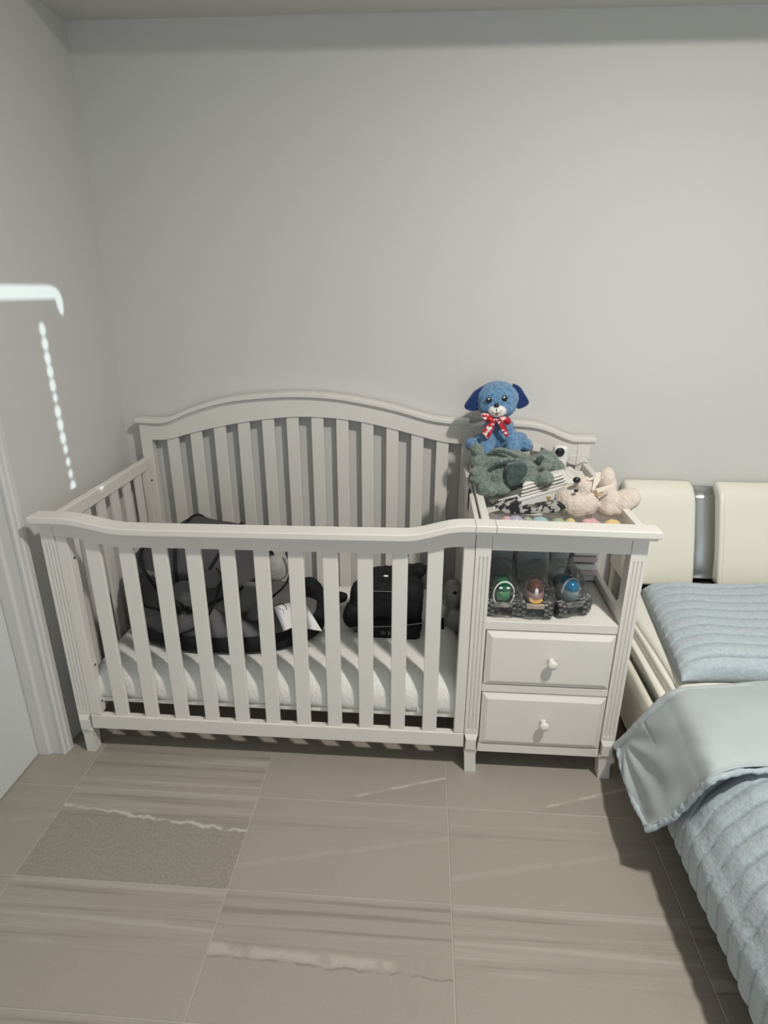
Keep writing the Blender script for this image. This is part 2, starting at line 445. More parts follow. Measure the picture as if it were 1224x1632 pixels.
# fluted posts
def post(x0, x1, ztop, y0=-.7635, y1=-.718, zb=.158, zf1=.795):
    bm = bmesh.new(); w = x1-x0; d = .004; g = .0026
    def prof(notch, z):
        pts = [(x0, y0)]
        for k in (1, 2, 3):
            c = x0+w*k/4
            pts += [(c-g, y0), (c, y0+(d if notch else 0)), (c+g, y0)]
        pts += [(x1, y0), (x1, y1), (x0, y1)]
        return [Vector((a, b, z)) for a, b in pts]
    rows = [prof(0, zb), prof(0, zb+.014), prof(1, zb+.02), prof(1, zf1-.006), prof(0, zf1), prof(0, ztop)]
    V = grid(bm, rows, closev=True); bm.faces.new(V[0][::-1]); bm.faces.new(V[-1])
    o = obj('post', bm, W_, CR)
    return o
def leg(x0, x1, xb0, xb1, y0=-.7635, y1=-.718):
    bm = bmesh.new()
    def ring(a, b, c, d, z): return [Vector((a, c, z)), Vector((b, c, z)), Vector((b, d, z)), Vector((a, d, z))]
    rows = [ring(xb0, xb1, y0+.004, y1-.006, 0), ring(x0+.004, x1-.004, y0+.001, y1-.003, .078), ring(x0+.001, x1-.001, y0-.001, y1, .092),
            ring(x0+.006, x1-.006, y0-.007, y1, .102), ring(x0+.006, x1-.006, y0-.008, y1, .142), ring(x0+.0005, x1-.0005, y0, y1, .1585)]
    V = grid(bm, rows, closev=True); bm.faces.new(V[0][::-1]); bm.faces.new(V[-1]); obj('leg', bm, W_, CR)
post(.0775, .1185, .856); leg(.0775, .1185, .0805, .112)
post(1.3805, 1.4255, .866); leg(1.3805, 1.4255, 1.389, 1.426)
post(1.8175, 1.862, .866); leg(1.8175, 1.862, 1.8275, 1.8655)
# back legs
for x0, x1, zt in ((.080, .125, 1.01), (1.372, 1.418, 1.02), (1.817, 1.866, .965)):
    obj('post', B(x0, x1, -.050, -.012, .10, zt), W_, CR, bevel=.002)
    bm = bmesh.new()
    prism(bm, [(x0+.006, -.046, 0), (x1-.006, -.046, 0), (x1-.006, -.016, 0), (x0+.006, -.016, 0)], (0, 0, .099)); obj('leg', bm, W_, CR, bevel=.002)
# stiles beside the front posts
for x0, x1 in ((.1195, .1555), (1.3465, 1.3795)):
    zt = (lambda x: interp(fb, x))((x0+x1)/2)
    obj('stile', B(x0, x1, -.7605, -.722, .158, zt-.001), W_, CR, bevel=.002)
for z in (.735, .345, .20):
    bm = bmesh.new(); lathe(bm, (.1548, -.739, z), [(.0045, 0), (.0045, .0022), (.002, .0022), (.002, .001)], 'X', 12)
    obj('screw', bm, M['steel_screw'], CR, smooth=False)
bm = bmesh.new(); lathe(bm, (.115, -.075, .775), [(.0045, 0), (.0045, .0022), (.002, .0022), (.002, .001)], 'X', 12); obj('screw', bm, M['steel_screw'], CR)
# bottom rails
obj('bottom_rail', B(.1195, 1.3795, -.762, -.738, .103, .1565), W_, CR, bevel=.002)
obj('bottom_rail', B(1.4265, 1.8165, -.760, -.738, .087, .120), W_, CR, bevel=.002)
# front slats
for k in range(11):
    c = .229+.1037*k
    zt = min(interp(fb, c-.0235), interp(fb, c+.0235))+.012
    obj('slat', B(c-.0235, c+.0235, -.757, -.744, .1555, zt), W_, CR, bevel=.0025)
# back rail, its apron and slats
btop = [(.0725, 1.0265), (.19, 1.0265), (.296, 1.068), (.425, 1.107), (.55, 1.126), (.708, 1.1375), (.86, 1.133), (1.0, 1.113), (1.12, 1.088), (1.23, 1.058), (1.30, 1.047), (1.388, 1.043)]
btop2 = [(1.40, 1.022), (1.47, 1.035), (1.58, 1.040), (1.65, 1.034), (1.70, 1.021), (1.76, .996), (1.80, .985), (1.84, .984), (1.881, .9845)]
bz = lambda x: interp(btop, x); bz2 = lambda x: interp(btop2, x)
bprof = [(-.062, -.002), (-.060, 0), (-.012, .001), (-.010, -.003), (-.010, -.026), (-.052, -.026), (-.055, -.018), (-.062, -.016)]
bm = bmesh.new(); sweepx(bm, lin(.0715, 1.397, 80), bz, bprof); obj('back_top_rail', bm, W_, CR, bevel=.001)
bm = bmesh.new(); sweepx(bm, lin(1.3985, 1.881, 40), bz2, bprof); obj('back_top_rail', bm, W_, CR, bevel=.001)
bb = [(.125, .938), (.20, .943), (.28, .966), (.411, .998), (.54, 1.0225), (.716, 1.0425), (.89, 1.038), (1.037, 1.016), (1.185, .981), (1.283, .957), (1.37, .948)]
bm = bmesh.new(); band(bm, lin(.1255, 1.3715, 70), lambda x: bz(x)-.024, lambda x: interp(bb, x), -.048, -.022); obj('back_apron', bm, W_, CR)
bb2 = [(1.42, .938), (1.5, .957), (1.58, .962), (1.645, .952), (1.70, .931), (1.76, .896), (1.817, .872)]
bm = bmesh.new(); band(bm, lin(1.4185, 1.8165, 40), lambda x: bz2(x)-.024, lambda x: interp(bb2, x), -.048, -.022); obj('back_apron', bm, W_, CR)
for k in range(12):
    c = .209+.0989*k
    zt = min(interp(bb, c-.0245), interp(bb, c+.0245))+.012
    obj('back_slat', B(c-.0245, c+.0245, -.042, -.028, .16, zt), W_, CR, bevel=.0025)
obj('back_bottom_rail', B(.1255, 1.3715, -.048, -.022, .10, .16), W_, CR, bevel=.002)
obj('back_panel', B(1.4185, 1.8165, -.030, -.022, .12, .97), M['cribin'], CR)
# left side panel
obj('side_top_rail', B(.088, .112, -.739, -.051, .823, .868), W_, CR, bevel=.003)
obj('side_bottom_rail', B(.088, .112, -.7175, -.051, .11, .16), W_, CR, bevel=.002)
obj('side_stile', B(.088, .1145, -.100, -.051, .16, .823), W_, CR, bevel=.002)
for k in range(7):
    yc = -.161-.0963*k
    if yc < -.70: break
    obj('side_slat', B(.093, .106, yc-.0235, yc+.0235, .16, .826), W_, CR, bevel=.002)
# wall between crib and changer
bm = bmesh.new(); box(bm, 1.388, 1.396, -.718, -.05, .14, .868)
for a, b in ((-.718, -.665), (-.42, -.365), (-.10, -.05)): box(bm, 1.3815, 1.388, a, b, .14, .868)
box(bm, 1.3815, 1.388, -.665, -.10, .80, .868); box(bm, 1.3815, 1.388, -.665, -.10, .14, .20)
obj('dividing_panel', bm, M['crib'], CR, bevel=.001)
# changer carcass
obj('side_top_rail', B(1.400, 1.4235, -.7395, -.0505, .795, .881), W_, CR, bevel=.002)
obj('side_top_rail', B(1.8415, 1.8645, -.7395, -.0505, .795, .881), W_, CR, bevel=.002)
obj('tray_floor', B(1.4240, 1.8410, -.7415, -.0505, .812, .822), W_, CR)
obj('shelf', B(1.4255, 1.8165, -.760, -.0505, .5505, .5795), W_, CR, bevel=.0015)
obj('shelf_guard', B(1.8185, 1.8375, -.7175, -.0505, .5505, .606), W_, CR, bevel=.002)
obj('side_panel', B(1.840, 1.848, -.7175, -.0505, .09, .549), W_, CR)
obj('side_panel', B(1.400, 1.4075, -.7175, -.0505, .09, .79), W_, CR)
obj('drawer_rail', B(1.4265, 1.8165, -.760, -.738, .325, .3515), W_, CR, bevel=.0015)
for z0, z1, kx, kz in ((.355, .5470, 1.6285, .455), (.1235, .3215, 1.6265, .226)):
    x0, x1 = 1.4295, 1.8145; y0 = -.7605
    bm = bmesh.new()
    def rg(i, y): return [Vector((x0+i, y, z0+i)), Vector((x1-i, y, z0+i)), Vector((x1-i, y, z1-i)), Vector((x0+i, y, z1-i))]
    rows = [rg(0, -.738), rg(0, y0), rg(.003, y0-.001), rg(.017, y0-.0085), rg(.019, y0-.009)]
    V = grid(bm, rows, closev=True); bm.faces.new(V[0]); bm.faces.new(V[-1][::-1])
    box(bm, x0+.012, x1-.012, -.7375, -.12, z0+.02, z1-.02)
    d = obj('drawer', bm, W_, CR)
    bm = bmesh.new(); lathe(bm, (kx, y0-.009, kz), [(.0105, .0), (.0095, -.004), (.0058, -.009), (.0060, -.013), (.0125, -.017), (.0155, -.022), (.0145, -.028), (.009, -.032), (.002, -.033)], 'Y', 24)
    obj('knob', bm, W_, d, smooth=True)

# ================================================================== CRIB MATTRESS
def smf(a, b, x):
    t = min(1, max(0, (x-a)/(b-a))); return t*t*(3-2*t)
mt = empty('crib_mattress', (.74, -.4, .165), 'white quilted crib mattress lying inside the crib', 'mattress')
def fine_sheet():
    t = NT('quilted_sheet', .85, spec=.2)
    v = t.coord(); wv = t.n('ShaderNodeTexVoronoi', {'Vector': t.coord((1, 1, .6)), 'Scale': 95})
    t.color(t.mix(t.noise(v, 4, 2), (.76, .75, .72), (.80, .79, .765)))
    t.bump(wv.outputs[0], .5, .003); return t.m
M['quilt'] = fine_sheet()
bm = bmesh.new()
x0, x1, y0, y1, zb, zt = .118, 1.376, -.730, -.054, .208, .336
NX, NY = 90, 50
def rr(u, v):     # top surface
    x = x0+(x1-x0)*u; y = y0+(y1-y0)*v
    e = min((x-x0), (x1-x), (y-y0), (y1-y))
    z = zt-.048*(1-min(1, e/.07))**2.2
    z += .0022*noise.noise(Vector((x*9, y*9, 0)))
    return Vector((x, y, z))
us = [smf(0, 1, i/NX)*.25+.75*i/NX for i in range(NX+1)]; vs = [j/NY for j in range(NY+1)]
rows = [[rr(u, v) for u in us] for v in vs]
V = grid(bm, rows)
loop = V[0]+[V[j][-1] for j in range(1, NY+1)]+V[-1][-2::-1]+[V[j][0] for j in range(NY-1, 0, -1)]
prev = loop
cxm, cym = (x0+x1)/2, (y0+y1)/2
for z, o_ in ((.262, .004), (.235, .006), (.216, .003), (.208, -.006)):
    cur = []
    for q in loop:
        p = q.co; dx = o_*((p.x > cxm)*2-1) if (abs(p.x-x0) < 1e-4 or abs(p.x-x1) < 1e-4) else 0; dy = o_*((p.y > cym)*2-1) if (abs(p.y-y0) < 1e-4 or abs(p.y-y1) < 1e-4) else 0
        zz = z + (.003*noise.noise(Vector((p.x*14, p.y*14, 5))) if z < .25 else 0)
        cur.append(bm.verts.new((p.x+min(max(dx, -.004), .001), max(p.y+dy, -.7355) if p.y < cym else p.y, zz)))
    for i in range(len(prev)): bm.faces.new((prev[i], prev[(i+1) % len(prev)], cur[(i+1) % len(cur)], cur[i]))
    prev = cur
bm.faces.new(prev)
obj('cover', bm, M['quilt'], mt, smooth=True)
obj('base_board', B(.119, 1.375, -.728, -.056, .190, .2075), M['sheet'], mt, bevel=.004)
bm = bmesh.new(); p = at(669, 1133, -.738); box(bm, p.x-.009, p.x+.009, -.739, -.7365, .215, .235); obj('care_tag', bm, M['white'], mt)

# ================================================================== THINGS IN THE CRIB
def grey_fabric(name, a, b, bs=260, rough=.8):
    t = NT(name, rough, spec=.2); v = t.coord()
    t.color(t.mix(t.noise(v, 12, 3), a, b)); t.bump(t.math('ADD', t.noise(v, bs, 2), t.math('MULTIPLY', t.noise(v, 9, 3, .5, 1.), 5)), .5, .004); return t.m
M['char'] = grey_fabric('charcoal_mesh', (.055, .055, .058), (.085, .085, .088))
M['mid'] = grey_fabric('grey_canvas', (.11, .11, .112), (.17, .17, .17))
M['lite'] = grey_fabric('light_grey_canvas', (.30, .298, .29), (.40, .395, .385))
bs_ = empty('carrycot', (.52, -.42, .336), 'grey and charcoal fabric carrycot with black base lying in the crib', 'carrycot')
# base band
def ell(cx, cy, rx, ry, z, n=48, p=2.3):
    out = []
    for k in range(n):
        a = 2*PI*k/n; c, s = math.cos(a), math.sin(a)
        out.append(Vector((cx+rx*math.copysign(abs(c)**(2/p), c), cy+ry*math.copysign(abs(s)**(2/p), s), z)))
    return out
bm = bmesh.new()
rows = [ell(.525, -.42, .33, .205, .338), ell(.525, -.42, .352, .228, .350), ell(.522, -.42, .360, .236, .380), ell(.515, -.42, .352, .230, .402), ell(.515, -.42, .330, .21, .404)]
V = grid(bm, rows, closev=True); bm.faces.new(V[0][::-1]); bm.faces.new(V[-1]); obj('base', bm, M['black'], bs_, smooth=True)
# fabric body : low wall that is high at the left
bm = bmesh.new(); rows = []
for j in range(9):
    t = j/8; row = []
    for k in range(64):
        a = 2*PI*k/64; c, s = math.cos(a), math.sin(a)
        h = .018+.20*smf(.55, -.6, c)
        rx = .335+.012*math.sin(PI*t)-.02*t; ry = .222+.010*math.sin(PI*t)-.03*t
        x = .505+rx*math.copysign(abs(c)**.87, c); y = -.42+ry*math.copysign(abs(s)**.87, s); z = .400+h*t
        d = .010*noise.noise(Vector((x*9, y*9, z*14)))
        row.append(Vector((x+d*c, y+d*s, z+d)))
    rows.append(row)
V = grid(bm, rows, closev=True); bm.faces.new(V[0][::-1]); top = [v.co.copy() for v in V[-1]]
cc = bm.verts.new((.52, -.42, .44)); inner = [bm.verts.new(v.co*.8+Vector((.52, -.42, .44))*.2) for v in V[-1]]
for i in range(64):
    bm.faces.new((V[-1][i], V[-1][(i+1) % 64], inner[(i+1) % 64], inner[i])); bm.faces.new((inner[i], inner[(i+1) % 64], cc))
obj('body', bm, M['mid'], bs_, smooth=True)
# hood: ribs fan out from the hinge (.56,.,.47)
bm = bmesh.new(); rows = []
NR = 26
HC = Vector((.435, -.42, .49))
def hood(a, s, push=0):
    # a: fan angle (0 = straight right, PI = left), s: -1..1 across depth
    y = -.42+.215*s
    r = (.238+push)*math.sqrt(max(0, 1-abs(s)**2.6))+.012
    sx = 1.0; rz = 1.0
    pz = HC.z+math.sin(a)*r*1.0; px = HC.x+math.cos(a)*r*1.04
    return Vector((px, y, pz))
for i in range(NR*2+1):
    a = math.radians(22+(176-22)*i/(NR*2)); row = []
    for j in range(29):
        s = -1+2*j/28; s_ = math.sin(s*PI/2)
        sag = -.016*abs(math.sin(PI*i/(NR*2)*4))+.008*noise.noise(Vector((a*3, s*3, 0)))
        row.append(hood(a, s_, sag))
    rows.append(row)
V = grid(bm, rows); ho = obj('hood', bm, M['char'], bs_, smooth=True); ho.modifiers.new('s', 'SOLIDIFY').thickness = .003
for i, a in enumerate((22, 60.5, 99, 137.5, 176)):
    bm = bmesh.new(); tube(bm, [hood(math.radians(a), math.sin(PI/2*(-1+2*j/24)), .004) for j in range(25)], .0055, 8)
    obj('hood_rib', bm, M['black'], bs_, smooth=True)
# lighter side panels and folded lining seen between the slats
blob('side_panel', [(at(441, 906, -.50), (.044, .03, .050)), (at(418, 925, -.50), (.04, .028, .035), (0, .7, 0))], M['lite'], bs_, .006, .004, 30)
blob('lining', [(at(395, 950, -.56), (.075, .035, .05), (0, -.5, 0)), (at(340, 965, -.58), (.09, .03, .045), (0, -.2, 0)), (at(415, 975, -.56), (.06, .03, .028), (0, -.5, 0))], M['mid'], bs_, .006, .008, 26)
blob('lining', [(at(300, 945, -.632), (.060, .018, .050), (0, .2, 0)), (at(330, 922, -.628), (.050, .018, .034))], M['mid'], bs_, .006, .006, 28)
bm = bmesh.new(); tube(bm, curve_pts([at(456, 880, -.52), at(463, 902, -.53), at(456, 930, -.54), at(436, 950, -.56), at(425, 962, -.57)]), .004, 8); obj('piping', bm, M['black'], bs_, smooth=True)
bm = bmesh.new(); tube(bm, curve_pts([at(248, 1020, -.60), at(290, 1010, -.64), at(330, 985, -.645), at(352, 925, -.62), at(345, 905, -.60)]), .003, 8); obj('piping', bm, M['black'], bs_, smooth=True)
# paper tag with a string
pt_ = empty('paper_tag', at(475, 1000, -.64), 'folded white paper tag on a black string beside the carrycot', 'tag')
bm = bmesh.new(); prism(bm, [at(437, 968, -.640), at(462, 961, -.625), at(470, 998, -.645), at(452, 1006, -.665)], (0, .0015, .001)); obj('card', bm, M['white'], pt_)
bm = bmesh.new(); prism(bm, [at(463, 962, -.625), at(488, 965, -.60), at(513, 1006, -.62), at(471, 999, -.645)], (0, .0015, .001)); obj('card', bm, M['white'], pt_)
bm = bmesh.new(); tube(bm, curve_pts([at(438, 967, -.645), at(446, 962, -.65), at(455, 966, -.65), at(457, 972, -.655)]), .0013, 6); obj('string', bm, M['black'], pt_)
# black harness between carrycot and backpack
o = blob('padded_harness', [('cap', at(494, 935, -.33), at(520, 965, -.33), .040, .034), ('cap', at(516, 960, -.34), at(506, 1006, -.40), .034, .020),
                        ('cap', at(520, 950, -.30), at(545, 952, -.28), .030, .022)], M['black'], None, .006, .004, 30)
tag(o, 'crumpled black padded harness between the carrycot and the backpack', 'harness')
# backpack
bp = empty('backpack', (1.14, -.40, .336), 'black backpack standing on the crib mattress', 'backpack')
blob('body', [('box', at(625, 965, -.40), (.112, .062, .118), (.05, .02, -.05), .035), ('cap', at(590, 915, -.38), at(668, 908, -.38), .028), ('box', at(578, 962, -.41), (.05, .05, .085), (0, .15, 0), .03)], M['black'], bp, .006, .004, 25)
blob('pocket', [('box', at(628, 1006, -.475), (.095, .020, .045), (0, .02, 0), .018)], M['black'], bp, .005, .002, 30)
blob('side_pocket', [(at(562, 978, -.44), (.036, .04, .055), (0, .2, 0))], M['black'], bp, .005, .003, 30)
obj('strap', B(*(lambda p: (p.x-.045, p.x+.045, -.40, -.385, p.z-.008, p.z+.006))(at(675, 903, -.39))), M['black'], bp, bevel=.003)
M['piping'] = paint('grey_piping', (.22, .22, .22), .6)
bm = bmesh.new(); tube(bm, curve_pts([at(592, 999, -.50), at(640, 997, -.502), at(688, 991, -.495)]), .0020, 6); obj('piping', bm, M['piping'], bp)
bm = bmesh.new(); tube(bm, curve_pts([at(594, 942, -.468), at(624, 943, -.47)]), .0012, 6); obj('piping', bm, M['piping'], bp)
bm = bmesh.new(); sphere(bm, at(615, 918, -.452), (.009, .003, .004)); obj('white_label', bm, M['white'], bp, smooth=True)
bm = bmesh.new(); tube(bm, curve_pts([at(566, 1003, -.46), at(563, 1018, -.47), at(566, 1022, -.47), at(571, 1018, -.47), at(568, 1004, -.46)]), .0018, 6); obj('cord_loop', bm, M['black'], bp)
def text(name, s, size, p, mat, parent, rx=PI/2, rz=0, ext=.0004):
    cu = bpy.data.curves.new(name, 'FONT'); cu.body = s; cu.size = size; cu.extrude = ext; cu.align_x = 'CENTER'; cu.align_y = 'CENTER'
    t = bpy.data.objects.new(name, cu); C.objects.link(t); dg = bpy.context.evaluated_depsgraph_get()
    me = bpy.data.meshes.new_from_object(t.evaluated_get(dg)); bpy.data.objects.remove(t)
    me.transform(Matrix.Rotation(rz, 4, 'Z') @ Matrix.Rotation(rx, 4, 'X')); me.materials.append(mat)
    o = bpy.data.objects.new(name, me); C.objects.link(o); o.parent = parent
    pl = Vector((0, 0, 0)); q = parent
    while q: pl += q.location; q = q.parent
    o.location = Vector(p)-pl
    return o
text('lettering', 'b', .022, at(620, 1009, -.498), M['piping'], bp)
bm = bmesh.new(); cpt = at(610.5, 1008.5, -.498); tube(bm, [cpt+Vector((.006*math.cos(a), 0, .0065*math.sin(a))) for a in (2*PI*k/20 for k in range(21))], .0010, 6)
obj('emblem', bm, M['piping'], bp)
text('emblem', '+', .012, cpt, M['piping'], bp)
# clear bag with white contents
cb = empty('plastic_bag', at(722, 1008, -.36), 'clear plastic bag of white things in the crib corner beside the backpack', 'bag')
blob('contents', [(at(722, 945, -.32), (.037, .045, .055)), ('box', at(722, 985, -.35), (.03, .04, .05), (0, .3, 0), .01)], M['lite'], cb, .006, .003, 40)
blob('film', [(at(722, 947, -.33), (.042, .052, .062)), ('box', at(722, 985, -.35), (.036, .05, .060), (0, .3, 0), .02)], M['bag'], cb, .007, .006, 45, 2)
bm = bmesh.new(); c = at(725, 945, -.388); pts = []
for k in range(8):
    a = 2*PI*k/8+.3; r = .013 if k % 2 == 0 else .005; pts.append(c+Vector((r*math.cos(a), 0, r*math.sin(a))))
prism(bm, pts, (0, .001, 0)); obj('printed_star', bm, M['black'], cb)
o = None
bm = bmesh.new(); tube(bm, curve_pts([at(705, 985, -.40), at(706, 1010, -.42), at(711, 1028, -.44), at(714, 1036, -.45)]), [.006]*24+[.009], 10, flat=.6)
o = obj('webbing_strap', bm, M['black'], None, smooth=True); tag(o, 'black webbing strap end lying beside the clear bag in the crib', 'strap')

# ================================================================== SHELF: trucks in bags, packs
M['tyre'] = plastic('black_rubber', (.02, .02, .02), .6); M['tread'] = plastic('grey_plastic', (.25, .25, .25), .4)
def truck(cx, cy, rz, cols, label, extra):
    t = empty('toy_truck', (cx, cy, .5805), label, 'toy', )
    R_ = Matrix.Rotation(rz, 4, 'Z'); O = Vector((cx, cy, .5805))
    T = lambda p: O+R_.to_3x3() @ Vector(p)
    def fin(name, bm, mat, sm=False):
        bmesh.ops.transform(bm, verts=bm.verts, matrix=Matrix.Translation(O) @ R_); return obj(name, bm, mat, t, smooth=sm)
    for sx in (-1, 1):
        for yy in (-.044, .044):
            bm = bmesh.new(); lathe(bm, (sx*.040, yy, .0245), [(.008, -.013), (.020, -.013), (.022, -.008), (.022, .008), (.020, .013), (.008, .013)], 'X', 18)
            wh = fin('wheel', bm, M['tyre'], False)
            bm = bmesh.new()
            for k in range(9):
                a = 2*PI*k/9
                for s2 in (-1, 1):
                    b0 = box(bm, sx*.040-.0055+s2*.0065, sx*.040+.0055+s2*.0065, yy-.0032, yy+.0032, .0245+.020, .0245+.0243)
                    rot(bm, b0, a+s2*.17, (0, yy, .0245), 'X')
            bmesh.ops.transform(bm, verts=bm.verts, matrix=Matrix.Translation(O) @ R_); obj('tread', bm, M['tread'], wh)
    bm = bmesh.new(); box(bm, -.024, .024, -.055, .055, .024, .036); box(bm, -.034, .034, -.048, -.040, .021, .028); box(bm, -.034, .034, .040, .048, .021, .028); fin('chassis', bm, M['tyre'])
    bm = bmesh.new(); sphere(bm, (0, .0, .068), (.031, .060, .040), 24, 14); fin('body', bm, cols[0], True)
    bm = bmesh.new(); sphere(bm, (0, -.016, .083), (.0255, .040, .032), 24, 14); fin('windscreen', bm, cols[1], True)
    bm = bmesh.new(); box(bm, -.026, .026, -.066, -.054, .036, .047); b = fin('bumper', bm, cols[2])
    extra(t, T, fin)
def roll(t, T, fin):
    bm = bmesh.new(); tube(bm, [Vector((.031*math.cos(a), -.050-.004*math.sin(a), .072+.044*math.sin(a))) for a in (PI*2*k/24 for k in range(25))], .0024, 6); fin('roll_cage', bm, M['white'], True)
    for s_ in (-1, 1):
        bm = bmesh.new(); sphere(bm, (s_*.011, -.053, .094), (.006, .003, .004)); fin('headlight', bm, M['white'], True)
def smile(t, T, fin):
    bm = bmesh.new(); pts = []
    for k in range(13): a = PI+PI*k/12; pts.append(Vector((.020*math.cos(a), -.061, .064+.013*math.sin(a))))
    for k in range(13): a = 2*PI-PI*k/12; pts.append(Vector((.017*math.cos(a), -.061, .066+.006*math.sin(a))))
    prism(bm, pts, (0, .012, 0)); fin('yellow_grille', bm, plastic('yellow_plastic', (.85, .48, .10)))
    bm = bmesh.new(); sphere(bm, (0, -.054, .085), (.006, .006, .014)); fin('driver_figure', bm, M['white'], True)
def fins(t, T, fin):
    bm = bmesh.new(); tube(bm, [Vector((.030*math.cos(a), -.03, .068+.047*math.sin(a))) for a in (PI*k/16 for k in range(17))], .0035, 6); fin('roll_cage', bm, M['lite'], True)
g1 = (plastic('green_plastic', (.06, .22, .10), .15), plastic('dark_green_plastic', (.015, .12, .06), .08), M['lite'])
g2 = (plastic('mauve_plastic', (.34, .20, .19), .15), plastic('brown_window', (.10, .055, .05), .08), plastic('cream_plastic', (.75, .60, .50)))
g3 = (plastic('teal_grey_plastic', (.14, .20, .22), .2), plastic('blue_plastic', (.015, .14, .27), .1), M['tread'])
TR = [(at(798, 975, -.70).x, -.672, .03, g1, 'green toy truck with chunky wheels, leftmost in the open shelf', roll),
      (at(849, 975, -.70).x, -.675, -.02, g2, 'mauve toy truck with a yellow grille, middle of the three in the shelf', smile),
      (at(901, 975, -.69).x, -.658, .30, g3, 'blue toy truck with chunky wheels, rightmost in the open shelf', fins)]
for q in TR: truck(*q)
for q, lb in zip(TR, ('clear plastic bag around the green toy truck', 'clear plastic bag around the mauve toy truck', 'clear plastic bag around the blue toy truck')):
    c = Vector((q[0], q[1], .581))
    o = blob('plastic_bag', [('box', c+Vector((0, 0.0, .048)), (.058, .076, .042), (0, 0, q[2]), .02), ('box', c+Vector((0, .03, .085)), (.045, .06, .05), (.3, 0, q[2]), .03)], M['bag'], None, .006, .006, 38, 2)
    tag(o, lb, 'bag')
# garment packs behind
M['pack'] = paint('grey_blue_garment', (.56, .61, .62), .8, .08, 30, .3); M['packdark'] = paint('slate_garment', (.44, .48, .485), .8, .1, 30, .3)
M['packpink'] = paint('pale_pink_garment', (.62, .50, .51), .8, .06); M['packwhite'] = paint('white_garment', (.74, .73, .74), .8, .05)
def pack(name, c, h, e, mat, label, group=None, voxel=.006):
    t = empty(name, c, label, 'garment', group)
    blob('cloth', [('box', c, h, e, .010)], mat, t, voxel, .004, 28)
    blob('film', [('box', c, (h[0]+.006, h[1]+.006, h[2]+.005), e, .010)], M['bag2'], t, .007, .005, 42, 2)
    return t
p1 = pack('garment_pack', Vector((1.478, -.50, .668)), (.052, .012, .082), (-.35, 0, .05), M['packdark'], 'slate grey folded garment pack leaning behind the green toy truck')
text('size_lettering', '3M', .018, Vector((1.492, -.556, .728)), M['black'], p1, PI/2-.35)
pack('garment_pack', Vector((1.598, -.49, .672)), (.056, .013, .082), (-.35, 0, -.05), M['pack'], 'grey-blue folded garment pack leaning behind the mauve toy truck')
pack('garment_pack', Vector((1.695, -.45, .662)), (.032, .022, .078), (-.3, .25, -.15), M['pack'], 'narrow grey-blue garment pack leaning behind the blue toy truck')
cols = ['packwhite', 'packpink', 'packwhite', 'packpink', 'packwhite', 'packwhite']
for k in range(6):
    c = Vector((1.778+.006*math.sin(k*2.1), -.385+.008*math.cos(k*1.7), .5935+.0235*k))
    names = ['bottom', 'second from the bottom', 'third from the bottom', 'third from the top', 'second from the top', 'top']
    t = empty('garment_pack', c, '%s garment in plastic, %s of the stack at the shelf\'s right' % ('white' if cols[k] == 'packwhite' else 'pale pink', names[k]), 'garment', 'garments stacked at the right of the shelf')
    obj('cloth', B(c.x-.046, c.x+.040, c.y-.10, c.y+.09, c.z-.0105, c.z+.0105), M[cols[k]], t, bevel=.006, seg=3)
    bm = bmesh.new(); rows = []
    for i in range(13):
        x = c.x-.0415+.0885*i/12
        rows.append([Vector((x, c.y-.095+.18*j/14, c.z+.0117+.0012*noise.noise(Vector((x*60, j*.9, k))) if x < c.x+.034 else c.z+.006*noise.noise(Vector((x*60, j*.9, k*3))))) for j in range(15)])
    grid(bm, rows); f = obj('film', bm, M['bag2'], t, smooth=True)

# ================================================================== ON THE CHANGER TRAY
def ellip(name, c, r, mat, label, cat, e=(0, 0, 0), group=None, lobes=0):
    bm = bmesh.new(); sphere(bm, (0, 0, 0), r, 28, 18)
    if lobes:
        for v in bm.verts:
            a = math.atan2(v.co.z, v.co.x); v.co *= 1+.10*math.cos(a*lobes)
    bmesh.ops.transform(bm, verts=bm.verts, matrix=Matrix.Translation(Vector(c)) @ Euler(e).to_matrix().to_4x4())
    o = obj(name, bm, mat, None, smooth=True); tag(o, label, cat, group); return o
eg = [((803, 827), (.015, .020, .020), (.75, .36, .38), 'pink', 0, (0, .5, 0)), ((819, 827), (.026, .022, .021), (.36, .34, .55), 'lavender', 0, (0, .3, 0)),
      ((838, 830), (.017, .02, .020), (.33, .45, .22), 'pale green', 0, (0, 0, 0)), ((858, 830), (.028, .022, .020), (.25, .55, .55), 'teal', 0, (0, .15, 0)),
      ((886, 831), (.022, .02, .020), (.30, .42, .18), 'leaf green', 0, (0, 0, 0)), ((905, 832), (.018, .02, .020), (.80, .62, .12), 'yellow', 0, (0, 0, 0)),
      ((938, 834), (.030, .022, .021), (.80, .36, .40), 'rose pink lobed', 5, (0, 0, 0)), ((973, 836), (.026, .022, .020), (.90, .60, .10), 'golden yellow', 0, (0, 0, 0))]
for (px, py), r, col, nm, lob, e in eg:
    c = atz(px, py, .84); c.z = .8235+r[2]*(1.0 if not e[1] else 1.12); c.y = -.615
    col = tuple(.66*q+.34*.50 for q in col)
    ellip('toy_capsule', c, r, plastic(nm.split()[0]+'_toy_plastic', col, .12), '%s plastic toy capsule at the front of the changer tray' % nm, 'toy', e, 'plastic toy capsules in the tray', lob)
for (px, py), r, col, nm in (((783, 800), .022, (.55, .58, .54), 'grey'), ((793, 797), .016, (.45, .58, .28), 'lime green')):
    c = atz(px, py, .83); ellip('toy_capsule', (c.x+.004, c.y, .8235+r), (r*.9, r, r), plastic(nm.split()[0]+'_toy_plastic2', col, .2), '%s plastic toy capsule under the sage plush at the tray\'s left edge' % nm, 'toy')
